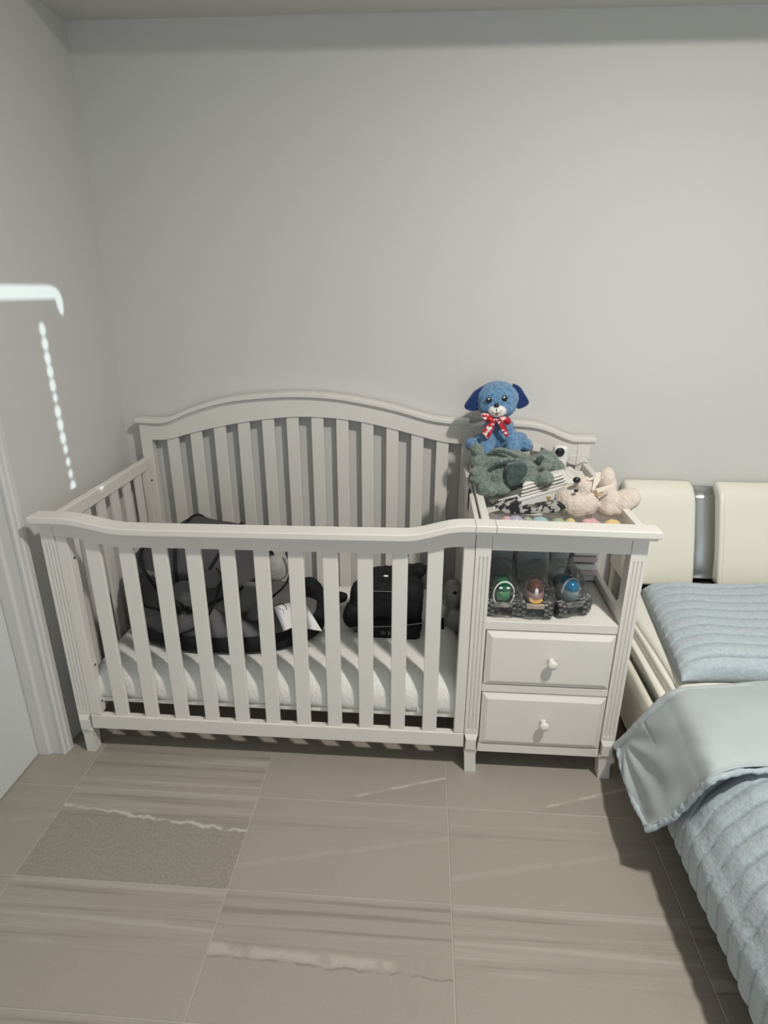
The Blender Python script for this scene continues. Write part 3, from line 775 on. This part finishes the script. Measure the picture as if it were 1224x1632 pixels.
# bag film over the capsules
bm = bmesh.new(); rows = []
for i in range(50):
    x = 1.432+.402*i/49
    rows.append([Vector((x, -.662+.085*j/10, .8725-.040*abs(j/10-.45)**2*3+.0035*noise.noise(Vector((x*45, j*.8, 1))))) for j in range(11)])
grid(bm, rows); o = obj('plastic_film', bm, M['bag'], None, smooth=True); tag(o, 'clear plastic film over the coloured toy capsules in the tray', 'film')
# patterned cloth, box, board, striped cloths : laid askew (running right and back)
def askew(name, a, b, n, th, mat, label, cat, bevel=.002, seg=2):
    a = Vector(a); b = Vector(b); n = Vector(n)
    bm = bmesh.new(); prism(bm, [a, b, b+n, a+n], (0, 0, -th))
    o = obj(name, bm, mat, None, bevel=bevel, seg=seg)
    return tag(o, label, cat)
def patch_mat():
    t = NT('black_white_print', .9, spec=.2); f = t.noise(t.coord((1, 1, 1)), 60, 1, .4, .5)
    t.color(t.mix(t.mr(f, .50, .53), (.035, .035, .037), (.42, .41, .39))); return t.m
M['print'] = patch_mat()
A_ = atz(786, 808.5, .884); E_ = at(920, 769, -.40); D_ = E_-A_; dirv = D_.normalized()
bm = bmesh.new(); prism(bm, [at(x, y, -.592) for x, y in ((789, 808), (828, 799), (834, 814), (895, 803), (906, 808), (888, 817), (845, 820), (806, 819))], (.0, .05, 0))
o = obj('printed_cloth', bm, M['print'], None, bevel=.003); tag(o, 'black and white printed cloth bunched below the white box in the tray', 'cloth')
askew('white_board', A_, E_, (.025, .075, 0), .0075, M['white'], 'thin white board lying askew on the box in the tray', 'board', bevel=.001)
a = A_+D_*.315+Vector((.002, .004, -.0078)); b = A_+D_*.86+Vector((.002, .004, -.0078))
bx = askew('white_box', a, b, (.02, .08, 0), .0325, M['white'], 'white jewellery-style box with a gold clasp, under the board', 'box')
m_ = a.lerp(b, .60)+Vector((0, -.003, -.017)); bm = bmesh.new()
tube(bm, [Vector((m_.x+.006*math.cos(q), m_.y, m_.z+.006*math.sin(q))) for q in (2*PI*k/16 for k in range(17))], .0016, 8)
sphere(bm, m_+Vector((.001, 0, 0)), (.0025, .002, .0025)); obj('gold_clasp', bm, M['gold'], bx, smooth=True)
askew('folded_paper', A_+D_*.12+Vector((.0, .02, -.008)), A_+D_*.30+Vector((.0, .02, -.008)), (.02, .05, 0), .072, M['packwhite'], 'stack of folded white papers under the left end of the board', 'paper')
# striped folded cloths
def stripes():
    t = NT('striped_muslin', .9, spec=.15); o_ = t.coord((0, 0, 1)); z = t.n('ShaderNodeSeparateXYZ', {0: t.coord()}).outputs[2]
    t.color((.74, .715, .68)); t.bump(t.noise(t.coord(), 160, 3), .4, .002); return t.m
M['muslin'] = stripes(); M['muslin_dark'] = paint('grey_hem', (.26, .27, .27), .9)
c0 = A_+D_*.30+Vector((.004, .012, .0005))
for k in range(4):
    ln = .205-.010*k; zz = .0100*k; st = c0+dirv*(.002*k)+Vector((0, .0035*k, 0)); n = Vector((.25, .97, 0))
    bm = bmesh.new(); rows = []
    for i in range(25):
        s = ln*i/24; row = []
        for j in range(14):
            q = 2*PI*j/14; w_ = .040; rx = w_*math.copysign(abs(math.cos(q))**.5, math.cos(q)); rz = .0050*math.copysign(abs(math.sin(q))**.8, math.sin(q))
            e = min(1, (min(i, 24-i)+.35)/2.2)**.5
            row.append(st+dirv*s+n*(w_+rx*(.9+.1*e))+Vector((0, 0, zz+.0052+rz*e+.0010*noise.noise(Vector((s*25, j*.4, k))))))
        rows.append(row)
    V = grid(bm, rows, closev=True); bm.faces.new(V[0][::-1]); bm.faces.new(V[-1])
    o = obj('folded_cloth', bm, M['muslin'], None, smooth=True)
    tag(o, 'folded white muslin cloth, %s in the pile on the white board' % ['bottom one', 'second from the bottom', 'second from the top', 'top one'][k], 'cloth', 'muslins on the board')
    if k in (1, 2):
        bm = bmesh.new(); tube(bm, [st+dirv*(ln*i/24)+n*.0005+Vector((0, 0, zz-.0002)) for i in range(1, 24)], .0011, 6); obj('dark_hem', bm, M['muslin_dark'], o)
# white cloth heap at the back
bm = bmesh.new(); rows = []
for i in range(36):
    x = 1.625+.205*i/35; row = []
    for j in range(30):
        y = -.33+.20*j/29; e = min(i, 35-i, j, 29-j)/5
        h = .055*min(1, e)**.6*(.75+.5*noise.noise(Vector((x*11, y*14, 2)))+.18*math.sin(x*90+y*40))
        row.append(Vector((x, y, .850+h)))
    rows.append(row)
V = grid(bm, rows); top_ = V
bmv = [V[0][j] for j in range(30)]+[V[i][29] for i in range(1, 36)]+[V[35][j] for j in range(28, -1, -1)]+[V[i][0] for i in range(34, 0, -1)]
low = [bm.verts.new((v.co.x, v.co.y, .8235)) for v in bmv]
for i in range(len(bmv)): bm.faces.new((bmv[i], bmv[(i+1) % len(bmv)], low[(i+1) % len(low)], low[i]))
bm.faces.new(low)
o = obj('cloth_heap', bm, M['muslin'], None, smooth=True); tag(o, 'crumpled white cloth at the back of the tray below the camera', 'cloth')

# baby monitor
bmn = empty('baby_monitor', (1.738, -.105, .8235), 'white baby monitor camera with a black round lens, at the tray\'s back', 'camera')
obj('stand', B(1.716, 1.760, -.125, -.085, .8235, .862), M['white'], bmn, bevel=.006, seg=3)
c = at(893, 724.5, -.115)
bm = B(c.x-.0265, c.x+.0265, -.130, -.085, .863, c.z+.035); obj('body', bm, M['white'], bmn, bevel=.014, seg=4)
p = at(892, 721, -.131); bm = bmesh.new(); lathe(bm, p, [(.017, .002), (.017, -.003), (.013, -.006), (.002, -.008)], 'Y', 28); obj('lens', bm, M['blackplastic'], bmn, smooth=True)
bm = bmesh.new(); tube(bm, [p+Vector((.0195*math.cos(q), -.001, .0195*math.sin(q))) for q in (2*PI*k/28 for k in range(29))], .0022, 8); obj('lens_ring', bm, M['white'], bmn, smooth=True)
bm = bmesh.new(); tube(bm, curve_pts([at(901, 738, -.11), at(907, 733, -.12), at(910, 727, -.13), at(919, 725.5, -.12), at(930, 726, -.10), at(937, 731, -.07), at(938, 745, -.055)]), .0019, 8); obj('cable', bm, M['white'], bmn, smooth=True)
bm = bmesh.new(); p = at(855.5, 714.5, -.056); box(bm, p.x-.015, p.x+.015, -.0540, -.0495, p.z-.012, p.z+.013)
o = obj('paper_card', bm, M['white'], None, bevel=.001); tag(o, 'small white card stuck to the changer back beside the blue plush', 'card')

# ---- sage plush
GP = empty('plush_dinosaur', (1.52, -.38, .90), 'sage green plush dinosaur lying on the changer pile under the blue dog', 'plush toy')
g = lambda px, py, y, rx, ry, rz, e=(0, 0, 0): (at(px, py, y), (rx, ry, rz), e)
blob('body', [g(803, 760, -.38, .072, .060, .052), g(836, 756, -.38, .058, .058, .046), g(858, 740, -.33, .055, .045, .034, (0, -.25, 0)),
              g(785, 737, -.35, .056, .045, .033, (0, -.15, 0)), g(762, 737, -.35, .031, .035, .030), g(760, 717, -.34, .026, .030, .022, (0, .4, 0)),
              g(763, 752, -.40, .035, .030, .013), g(764, 764, -.41, .034, .032, .019), g(752, 762, -.40, .012, .02, .020),
              g(778, 781, -.45, .037, .032, .026), g(796, 779, -.43, .040, .032, .026),
              g(850, 766, -.45, .042, .032, .025, (0, -.15, 0)), g(869, 763, -.47, .029, .030, .026),
              g(869, 745, -.41, .023, .024, .015, (0, -.3, 0)), g(886, 745, -.34, .031, .032, .027), g(873, 728, -.29, .040, .03, .022, (0, .3, 0)),
              g(812, 730, -.30, .075, .05, .028)], M['green'], GP, .0045, .0024, 85)
rp = [at(*q, -.458) for q in ((811, 741), (828, 738), (839, 740), (842, 747), (840, 757), (834, 764), (828, 774), (812, 777), (807, 765), (807, 748))]
bm = bmesh.new(); prism(bm, rp, (0, .035, 0)); obj('dark_mesh_patch', bm, M['greendark'], GP, bevel=.006, seg=3)
bm = bmesh.new(); prism(bm, [at(*q, -.395) for q in ((856, 730), (865, 726), (869, 731), (862, 737), (857, 740))], (0, .02, 0)); obj('dark_mesh_patch', bm, M['greendark'], GP, bevel=.003)
for a in ([(776, 724, -.36), (786, 718, -.37), (798, 716, -.38), (810, 719, -.38), (820, 724, -.37), (828, 729, -.36)], [(777, 748, -.41), (788, 739, -.42), (798, 734, -.425), (810, 732, -.42), (822, 732.5, -.41), (833, 733, -.40)]):
    bm = bmesh.new(); P = curve_pts([at(*q) for q in a]); n = len(P)
    tube(bm, P, [.0085*math.sin(PI*(.08+.84*i/(n-1)))*(1+.18*math.sin(i*1.3)) for i in range(n)], 10, flat=.8); obj('crest', bm, M['green'], GP, smooth=True)
    bm = bmesh.new(); tube(bm, [p+Vector((.001, -.004, -.0075)) for p in P], [.0045*math.sin(PI*(.08+.84*i/(n-1))) for i in range(n)], 8); obj('crest_lining', bm, M['greendark'], GP, smooth=True)

# ---- blue dog
DG = empty('plush_dog', at(796, 728, -.18), 'blue plush dog with navy ears and red heart bow, sitting on the pile', 'plush toy')
d = lambda px, py, y, rx, ry, rz, e=(0, 0, 0): (at(px, py, y), (rx, ry, rz), e)
blob('body', [d(796, 700, -.16, .062, .052, .055), d(795, 680, -.16, .054, .048, .045), d(793, 635, -.17, .077, .066, .062), d(792, 646, -.18, .070, .058, .050),
              ('cap', at(778, 695, -.19), at(775, 722, -.235), .026, .027), ('cap', at(813, 693, -.19), at(818, 722, -.235), .026, .027),
              d(766, 703, -.16, .030, .040, .026), d(752, 708, -.20, .025, .032, .025), d(828, 700, -.16, .030, .040, .026), d(837, 709, -.20, .026, .032, .026)],
     M['bluedog'], DG, .0042, .0018, 90)
for ear in ([(772, 615), (757, 624), (747, 637), (741, 646), (742, 652), (752, 655.5), (764, 653.5), (771, 645)],
            [(818, 612), (829, 617), (836, 627), (843, 639), (842, 645), (834, 650), (825, 651.5), (819, 640)]):
    bm = bmesh.new(); P_ = curve_pts([at(*q, -.185) for q in ear]+[at(*ear[0], -.185)], 4)[:-1]
    prism(bm, P_, (0, .026, 0)); obj('ear', bm, M['navy'], DG, smooth=True, bevel=.009, seg=4)
bm = bmesh.new(); sphere(bm, at(792.5, 654, -.222), (.033, .026, .025), 28, 18); obj('muzzle', bm, M['muzzle'], DG, smooth=True)
bm = bmesh.new(); sphere(bm, at(791.5, 646.5, -.241), (.0095, .007, .007)); obj('nose', bm, M['blackplastic'], DG, smooth=True)
bm = bmesh.new(); tube(bm, [at(791.5, 651, -.2475), at(791.7, 657, -.2485)], .0011, 6)
tube(bm, curve_pts([at(784, 655.5, -.2455), at(787, 658.5, -.248), at(791.5, 659, -.2485), at(796, 658, -.248), at(800, 654, -.2445)]), .0011, 6); obj('mouth', bm, M['blackplastic'], DG)
bm = bmesh.new(); sphere(bm, at(791.7, 660, -.2455), (.0045, .003, .0035)); obj('tongue', bm, plastic('red_felt', (.35, .02, .03), .8), DG, smooth=True)
for px, py, r in ((779.5, 637.5, .0100), (804, 635, .0105)):
    bm = bmesh.new(); sphere(bm, at(px, py, -.2275), (r*1.25, .006, r*1.3)); e1 = obj('eye', bm, plastic('eye_ring', (.10, .30, .55), .3), DG, smooth=True)
    bm = bmesh.new(); sphere(bm, at(px, py, -.2305), (r, .0065, r*1.1)); obj('pupil', bm, M['blackplastic'], e1, smooth=True)
    bm = bmesh.new(); sphere(bm, at(px-.6, py-1.6, -.2365), (r*.3, .002, r*.33)); obj('glint', bm, M['white'], e1, smooth=True)
def ribbon_mat():
    t = NT('red_heart_ribbon', .35); f = t.noise(t.coord(), 55, 1)
    t.color(t.mix(t.mr(f, .57, .60), (.50, .015, .025), (.80, .55, .58))); return t.m
M['ribbon'] = ribbon_mat()
bw = blob('bow', [d(775, 665, -.234, .023, .011, .014, (0, .5, 0)), d(783, 669, -.236, .012, .009, .009), d(804, 669, -.234, .022, .011, .012, (0, .15, 0)), d(809, 672, -.230, .013, .010, .013), d(791, 670, -.240, .007, .008, .007)], M['ribbon'], DG, .003, .001, 80)
for pl in ([(785, 671), (775, 678), (768, 690), (777, 700), (783, 693), (790, 673)], [(792, 672), (797, 682), (803, 692), (806, 697), (812, 693), (806, 680), (800, 671)]):
    bm = bmesh.new(); prism(bm, [at(a, b, -.242) for a, b in pl], (0, .004, 0)); obj('bow_tail', bm, M['ribbon'], bw, bevel=.001)
for hx, hy, s_, ro in ((779.5, 683, .0125, -.15), (774, 692, .008, .2), (773.5, 666.5, .008, .3), (806, 690, .006, .5)):
    bm = bmesh.new(); c = at(hx, hy, -.2435 if hy > 670 else -.244); pts = []
    for k in range(20):
        q = 2*PI*k/20; hx_ = 16*math.sin(q)**3/16*s_*.85; hz_ = (13*math.cos(q)-5*math.cos(2*q)-2*math.cos(3*q)-math.cos(4*q))/16*s_*.85
        pts.append(c+Vector((hx_*math.cos(ro)-hz_*math.sin(ro), 0, hx_*math.sin(ro)+hz_*math.cos(ro))))
    prism(bm, pts, (0, .0015, 0)); obj('heart', bm, M['muzzle'], bw)

# ---- cream bear lying on its back
BR = empty('plush_bear', atz(935, 828, .845), 'cream plush bear with cream ribbon lying at the right of the changer tray', 'plush toy')
Y0 = -.53
blob('body', [d(918, 799.5, Y0-.01, .0690, .062, .060), d(930, 774, Y0-.03, .029, .029, .031), d(967, 796, Y0+.01, .033, .045, .050), d(966, 808, Y0, .032, .045, .034),
              d(965, 764, Y0+.02, .027, .030, .040, (0, .15, 0)), d(969, 772, Y0+.02, .026, .030, .03),
              d(992, 801, Y0, .036, .040, .052, (0, .65, 0)), d(984, 811, Y0, .028, .038, .026), d(1002, 795, Y0, .033, .038, .038, (0, .75, 0))], M['cream'], BR, .0042, .0014, 85, 2)
bm = bmesh.new(); sphere(bm, at(919, 765, Y0-.052), (.0115, .009, .0095)); obj('nose', bm, M['blackplastic'], BR, smooth=True)
for q, yy in (((918, 782), Y0-.062),):
    bm = bmesh.new(); sphere(bm, at(*q, yy), (.0070, .005, .0055)); obj('eye', bm, M['blackplastic'], BR, smooth=True)
M['satin'] = paint('cream_satin', (.85, .78, .66), .35, .03, 90, .1)
bm = bmesh.new()
for pl in ([(949, 754), (958, 752.5), (957, 765), (949, 778), (943, 783), (946, 768)], [(950, 779), (962, 776), (978, 772), (979, 774), (962, 783), (952, 786)], [(936, 764), (947, 760), (947, 763), (938, 767)]):
    prism(bm, [at(a, b, Y0-.052) for a, b in pl], (0, .003, 0))
obj('ribbon', bm, M['satin'], BR, bevel=.0008)
bm = bmesh.new(); sphere(bm, at(953, 785, Y0-.038), (.014, .010, .012)); obj('ribbon_knot', bm, paint('peach_satin', (.80, .56, .38), .4), BR, smooth=True)

# ================================================================== BED
BED = empty('bed', (2.7, -1.2, 0), 'double bed with cream leather frame and headboard, on the right of the crib', 'bed')
# side rail: padded leather panel with rolled top
bm = bmesh.new(); prof = [(1.935, .12), (1.927, .135), (1.926, .27), (1.929, .318), (1.936, .330), (1.948, .330), (1.956, .318), (1.958, .12)]
rows = [[Vector((x+.03*smf(-.92, -1.02, y), y, z-.04*smf(-.92, -1.02, y)*(z > .2))) for x, z in prof] for y in lin(-.06, -2.2, 60)]
V = grid(bm, rows, closev=True); bm.faces.new(V[0]); bm.faces.new(V[-1][::-1]); obj('side_rail', bm, M['leather'], BED, smooth=True)
obj('base', B(1.98, 3.55, -2.2, -.10, .02, .07), M['dark'], BED)
obj('gap_shade_board', B(2.07, 3.5, -.16, -.055, .02, .44), M['dark'], BED)  # black board standing in for the shadowed gap under the cushions
obj('headboard_frame', B(2.02, 3.545, -.054, -.012, .02, .74), M['leather'], BED, bevel=.01)
HP = [(-.020, .811), (-.045, .812), (-.074, .798), (-.100, .768), (-.124, .712), (-.152, .640), (-.177, .570), (-.195, .515), (-.2125, .460), (-.212, .447), (-.195, .441), (-.10, .441), (-.020, .441)]
def cushion(x0, x1):
    P = curve_pts([Vector((0, y, z)) for y, z in HP], 4); Q = Vector((0, -.09, .60))
    xs = [x0, x0+.002, x0+.006, x0+.012, x0+.018]+lin(x0+.03, x1-.03, 6)+[x1-.018, x1-.012, x1-.006, x1-.002, x1]
    bm = bmesh.new(); rows = []
    for x in xs:
        e = min(x-x0, x1-x); r = .018; k = 1 if e >= r else math.sqrt(max(0, 1-(1-e/r)**2)); f = .90+.10*k
        rows.append([Vector((x, min(-.015, Q.y+(p.y-Q.y)*f), Q.z+(p.z-Q.z)*f)) for p in P])
    V = grid(bm, rows, closev=True); bm.faces.new(V[0]); bm.faces.new(V[-1][::-1]); o = obj('headboard_cushion', bm, M['leather'], BED, smooth=True)
    bm = bmesh.new()
    tube(bm, [Vector((x0+.016, Q.y+(p.y-Q.y)*1.0-.0006, Q.z+(p.z-Q.z)*1.0)) for p in P[8:-14]], .0011, 6); obj('seam', bm, M['leather'], o)
cushion(2.012, 2.274); cushion(2.364, 3.20); cushion(3.290, 3.552)
for x0, x1 in ((2.276, 2.362), (3.202, 3.288)):
    bm = bmesh.new(); P = curve_pts([Vector((0, y, z)) for y, z in ((-.016, .790), (-.030, .786), (-.046, .776), (-.0585, .7645), (-.064, .7570), (-.0665, .7515), (-.0690, .7450), (-.0985, .672), (-.130, .60), (-.150, .54), (-.165, .475), (-.160, .455), (-.016, .455))], 5)
    rows = [[Vector((x, p.y, p.z)) for p in P] for x in (x0, x1)]
    V = grid(bm, rows, closev=True); bm.faces.new(V[0]); bm.faces.new(V[-1][::-1]); obj('steel_strip', bm, M['steel'], BED, smooth=True)

# mattress with pleated cream sheet
MA = empty('mattress', (2.75, -1.2, .072), 'mattress under a cream fitted sheet on the leather bed frame', 'mattress')
bm = bmesh.new(); rows = []
pr = [(1.985, .11), (1.982, .20), (1.966, .322), (1.960, .345), (1.952, .362), (1.949, .374), (1.957, .380), (1.970, .376), (1.976, .382), (1.972, .398), (1.975, .408), (1.985, .407), (1.992, .405), (1.992, .417), (2.005, .428), (2.04, .433), (2.12, .437), (2.6, .44), (3.5, .44), (3.52, .42), (3.52, .11)]
P = curve_pts([Vector((x, 0, z)) for x, z in pr], 4)
ys = lin(-.275, -2.18, 110)
for y in ys:
    row = []
    for q, p in enumerate(P):
        wv = .003*noise.noise(Vector((y*5, q*.13, 3)))+.006*noise.noise(Vector((y*2.2, q*.06, 9)))
        ww = 1 if p.x < 2.02 else .3
        d_ = smf(-.93, -1.03, y); row.append(Vector((p.x+wv*ww*.6+.05*d_*(p.x < 2.3), y, p.z+wv*ww-.05*d_*(p.z > .3))))
    rows.append(row)
V = grid(bm, rows, closev=True); bm.faces.new(V[0]); bm.faces.new(V[-1][::-1]); obj('fitted_sheet', bm, M['sheet'], MA, smooth=True)

def fluff(p, a=1.):
    q = p*42
    return a*(.0006*noise.noise(q)+.0007*noise.noise(q*2.6)+.0010*noise.noise(p*14))
def ribh(s, pitch):   # puffy rib with a tight crevice
    t = (s/pitch) % 1
    t = t**.85; q = min(t, 1-t)
    return .78*min(1, q/.12)**.5+.22*math.sin(PI*t)
# pillow
bm = bmesh.new(); rows = []
c00, c01, c10, c11 = Vector((1.990, -.835, 0)), Vector((2.060, -.275, 0)), Vector((2.78, -.825, 0)), Vector((2.80, -.275, 0))
NU, NV = 120, 420
def pil(u, v):
    b = c00.lerp(c10, u).lerp(c01.lerp(c11, u), v)
    b.y += .010*math.sin(u*9+v*2)+.018*(1-u)*(1-v)*0
    eu = min(1, u/.16, (1-u)/.16); ev = min(1, v/.13, (1-v)/.10)
    k = (math.sqrt(max(0, 1-(1-eu)**2))*.75+.25*eu)*(math.sqrt(max(0, 1-(1-ev)**2))*.8+.2*ev)
    wob = .25*noise.noise(Vector((u*4, v*5, 2)))
    h = ribh(v*.60+.008*wob+.020*u*0+.012*math.sin(u*5+1), .058)
    return b, k, h
for j in range(NV+1):
    row = []
    for i in range(NU+1):
        u, v = i/NU, j/NV; b, k, h = pil(u, v)
        z = .446+.054*k+(.020*h)*min(1, k*2.5)
        p = Vector((b.x, b.y, z)); p.z += fluff(p, 1.3)*min(1, k*3); row.append(p)
    rows.append(row)
V = grid(bm, rows)
lp = V[0][:]+[V[j][-1] for j in range(1, NV+1)]+V[-1][-2::-1]+[V[j][0] for j in range(NV-1, 0, -1)]
cen = Vector((2.4, -.54, .44)); lw = [bm.verts.new((v.co.x+(cen.x-v.co.x)*.04, v.co.y+(cen.y-v.co.y)*.04, .4425)) for v in lp]
for i in range(len(lp)): bm.faces.new((lp[i], lp[(i+1) % len(lp)], lw[(i+1) % len(lw)], lw[i]))
bm.faces.new(lw)
o = obj('pillow', bm, M['duvet'], None, smooth=True); tag(o, 'pale blue ribbed fleece pillow lying flat below the headboard', 'pillow')

# duvet: ribbed body and turned-back flap
DV = empty('duvet', (2.6, -1.6, .45), 'pale blue ribbed fleece duvet with its smooth underside turned back', 'duvet')
prof = [(1.914, .130), (1.908, .19), (1.903, .235), (1.906, .264), (1.920, .290), (1.948, .345), (1.984, .392), (2.02, .428), (2.08, .456), (2.2, .475), (2.6, .485), (3.45, .485), (3.53, .44), (3.57, .30), (3.58, .13)]
P = curve_pts([Vector((x, 0, z)) for x, z in prof], 8)
# arc-length resample
L = [0]
for i in range(1, len(P)): L.append(L[-1]+(P[i]-P[i-1]).length)
def pa(s):
    for i in range(1, len(L)):
        if s <= L[i]:
            t = (s-L[i-1])/max(1e-9, L[i]-L[i-1]); return P[i-1].lerp(P[i], t), (P[i]-P[i-1]).normalized()
    return P[-1], (P[-1]-P[-2]).normalized()
ss = [0]
while ss[-1] < L[-1]: ss.append(ss[-1]+(.0075 if ss[-1] < .75 else .03))
bm = bmesh.new(); rows = []
ys = lin(-1.0, -1.76, 460)+lin(-1.765, -2.27, 120)
for y in ys:
    row = []
    for s in ss:
        p, t = pa(s); n = Vector((-t.z, 0, t.x))
        wob = .006*noise.noise(Vector((s*3, y*2.5, 0)))+.018*smf(.14, .45, s)*math.sin(s*7)*.4
        h = ribh(-y+wob+.02*s, .049)
        edge = min(1, s/.02)
        q = Vector((p.x, y, p.z))+n*(-.010+(.013+.013*smf(.13, .24, s))*h*edge)
        lowz = .004*noise.noise(Vector((y*6, s*5, 4)))
        q += n*lowz; q += n*fluff(q, 1.2)
        if s < .02: q.x += .010*(1-s/.02)
        row.append(q)
    rows.append(row)
grid(bm, rows); o = obj('ribbed_body', bm, M['duvet'], DV, smooth=True)
sm = o.modifiers.new('s', 'SOLIDIFY'); sm.thickness = .012; sm.offset = -1
# flap control net (rows: fold line -> hem; columns: left hem -> right)
net = [
 [atz(984, 1186, .165), atz(1003, 1168, .235), atz(1018, 1152, .290), atz(1035, 1135, .345), atz(1058, 1113, .405), atz(1085, 1099, .448), atz(1150, 1093, .468), atz(1224, 1087, .474), Vector((2.5, -.86, .480)), Vector((3.5, -.86, .480))],
 [atz(990, 1222, .165), atz(1012, 1206, .235), atz(1034, 1192, .297), atz(1055, 1178, .355), atz(1078, 1158, .415), atz(1105, 1142, .468), atz(1160, 1128, .494), atz(1224, 1120, .502), Vector((2.5, -.93, .508)), Vector((3.5, -.93, .508))],
 [atz(1004, 1262, .175), atz(1026, 1250, .240), atz(1048, 1238, .300), atz(1070, 1224, .360), atz(1094, 1204, .425), atz(1122, 1186, .478), atz(1170, 1170, .495), atz(1224, 1164, .503), Vector((2.5, -1.02, .508)), Vector((3.5, -1.02, .508))],
 [atz(1018, 1293, .185), atz(1040, 1288, .240), atz(1062, 1276, .295), atz(1086, 1258, .352), atz(1108, 1238, .415), atz(1134, 1218, .470), atz(1176, 1202, .488), atz(1224, 1198, .497), Vector((2.5, -1.10, .502)), Vector((3.5, -1.10, .502))],
 [atz(1030, 1316, .195), atz(1052, 1308, .235), atz(1072, 1297, .280), atz(1092, 1278, .335), atz(1112, 1256, .400), atz(1136, 1236, .455), atz(1176, 1223, .474), atz(1224, 1220, .484), Vector((2.5, -1.16, .49)), Vector((3.5, -1.16, .49))]]
for r_ in net: r_[8:8] = [r_[7].lerp(r_[8], q) for q in (.16, .38, .65)]
def refine(net, n):
    r1 = [curve_pts(r, n) for r in net]; cols = [curve_pts([r[j] for r in r1], n) for j in range(len(r1[0]))]
    return [[cols[j][i] for j in range(len(cols))] for i in range(len(cols[0]))]
G = refine(net, 14); nr, nc = len(G), len(G[0])
def dispG(G, amp, side=1, rib=False):
    out = []
    for i in range(nr):
        row = []
        for j in range(nc):
            p = G[i][j]; a = G[min(i+1, nr-1)][j]-G[max(i-1, 0)][j]; b = G[i][min(j+1, nc-1)]-G[i][max(j-1, 0)][:] if False else G[i][min(j+1, nc-1)]-G[i][max(j-1, 0)]
            n = b.cross(a); n = -n.normalized() if n.length > 0 else Vector((0, 0, 1))
            if n.z < 0: n = -n
            u, v = j/nc, i/nr
            if not rib:
                f = .007*noise.noise(p*7+Vector((5, 0, 0)))
                # creases fanning from the left corner
                r_ = p-Vector((1.86, -.80, .2)); ang = math.atan2(r_.z*1.2+r_.x, -r_.y); dd = r_.length
                f += .0045*math.sin(ang*13+2*noise.noise(p*4))*smf(.02, .12, dd)*smf(.50, .15, dd)
                f += .003*noise.noise(Vector((p.x*30+p.y*14, p.y*6, 1)))
                if abs(j-nc*.20) < 1.5 and i < 14: f -= .0025
                q = p+n*f
            else: q = p+n*(-.020+fluff(p, 1.5))
            row.append(q)
        out.append(row)
    return out
top_ = dispG(G, 1)
bm = bmesh.new(); grid(bm, top_); o = obj('turned_back_flap', bm, M['under'], DV, smooth=True)
# fleece layer below the flap, slightly larger, with rolled hem
low_ = dispG(G, 1, rib=True)
bm = bmesh.new(); V = grid(bm, low_); obj('flap_fleece', bm, M['duvet'], DV, smooth=True)
# hem roll along left and lower edges
def hem(line, r, mat, name, amp=.25):
    bm = bmesh.new(); n = len(line)
    tube(bm, [p+Vector((.003*noise.noise(p*70), .003*noise.noise(p*60), .003*noise.noise(p*50)))*(amp*4) for p in line], [r*(1+amp*noise.noise(p*55)*2) for p in line], 10)
    for v in bm.verts: v.co += v.co.normalized()*fluff(v.co, .8)
    obj(name, bm, mat, DV, smooth=True)
dn = Vector((0, 0, -.010))
hem([G[i][0]+dn*.7+Vector((.004, 0, 0)) for i in range(nr)], .008, M['duvet'], 'fleece_hem')
hem([G[-1][j]+dn+Vector((0, -.004, 0)) for j in range(nc)], .0075, M['duvet'], 'fleece_hem')
bm = bmesh.new(); tube(bm, [G[-1][j]+Vector((0, 0, .001)) for j in range(nc)], .003, 8); obj('piped_edge', bm, M['under'], DV, smooth=True)
hem([G[0][j]+Vector((0, 0, -.012)) for j in range(nc)], .014, M['under'], 'fold_edge', .05)
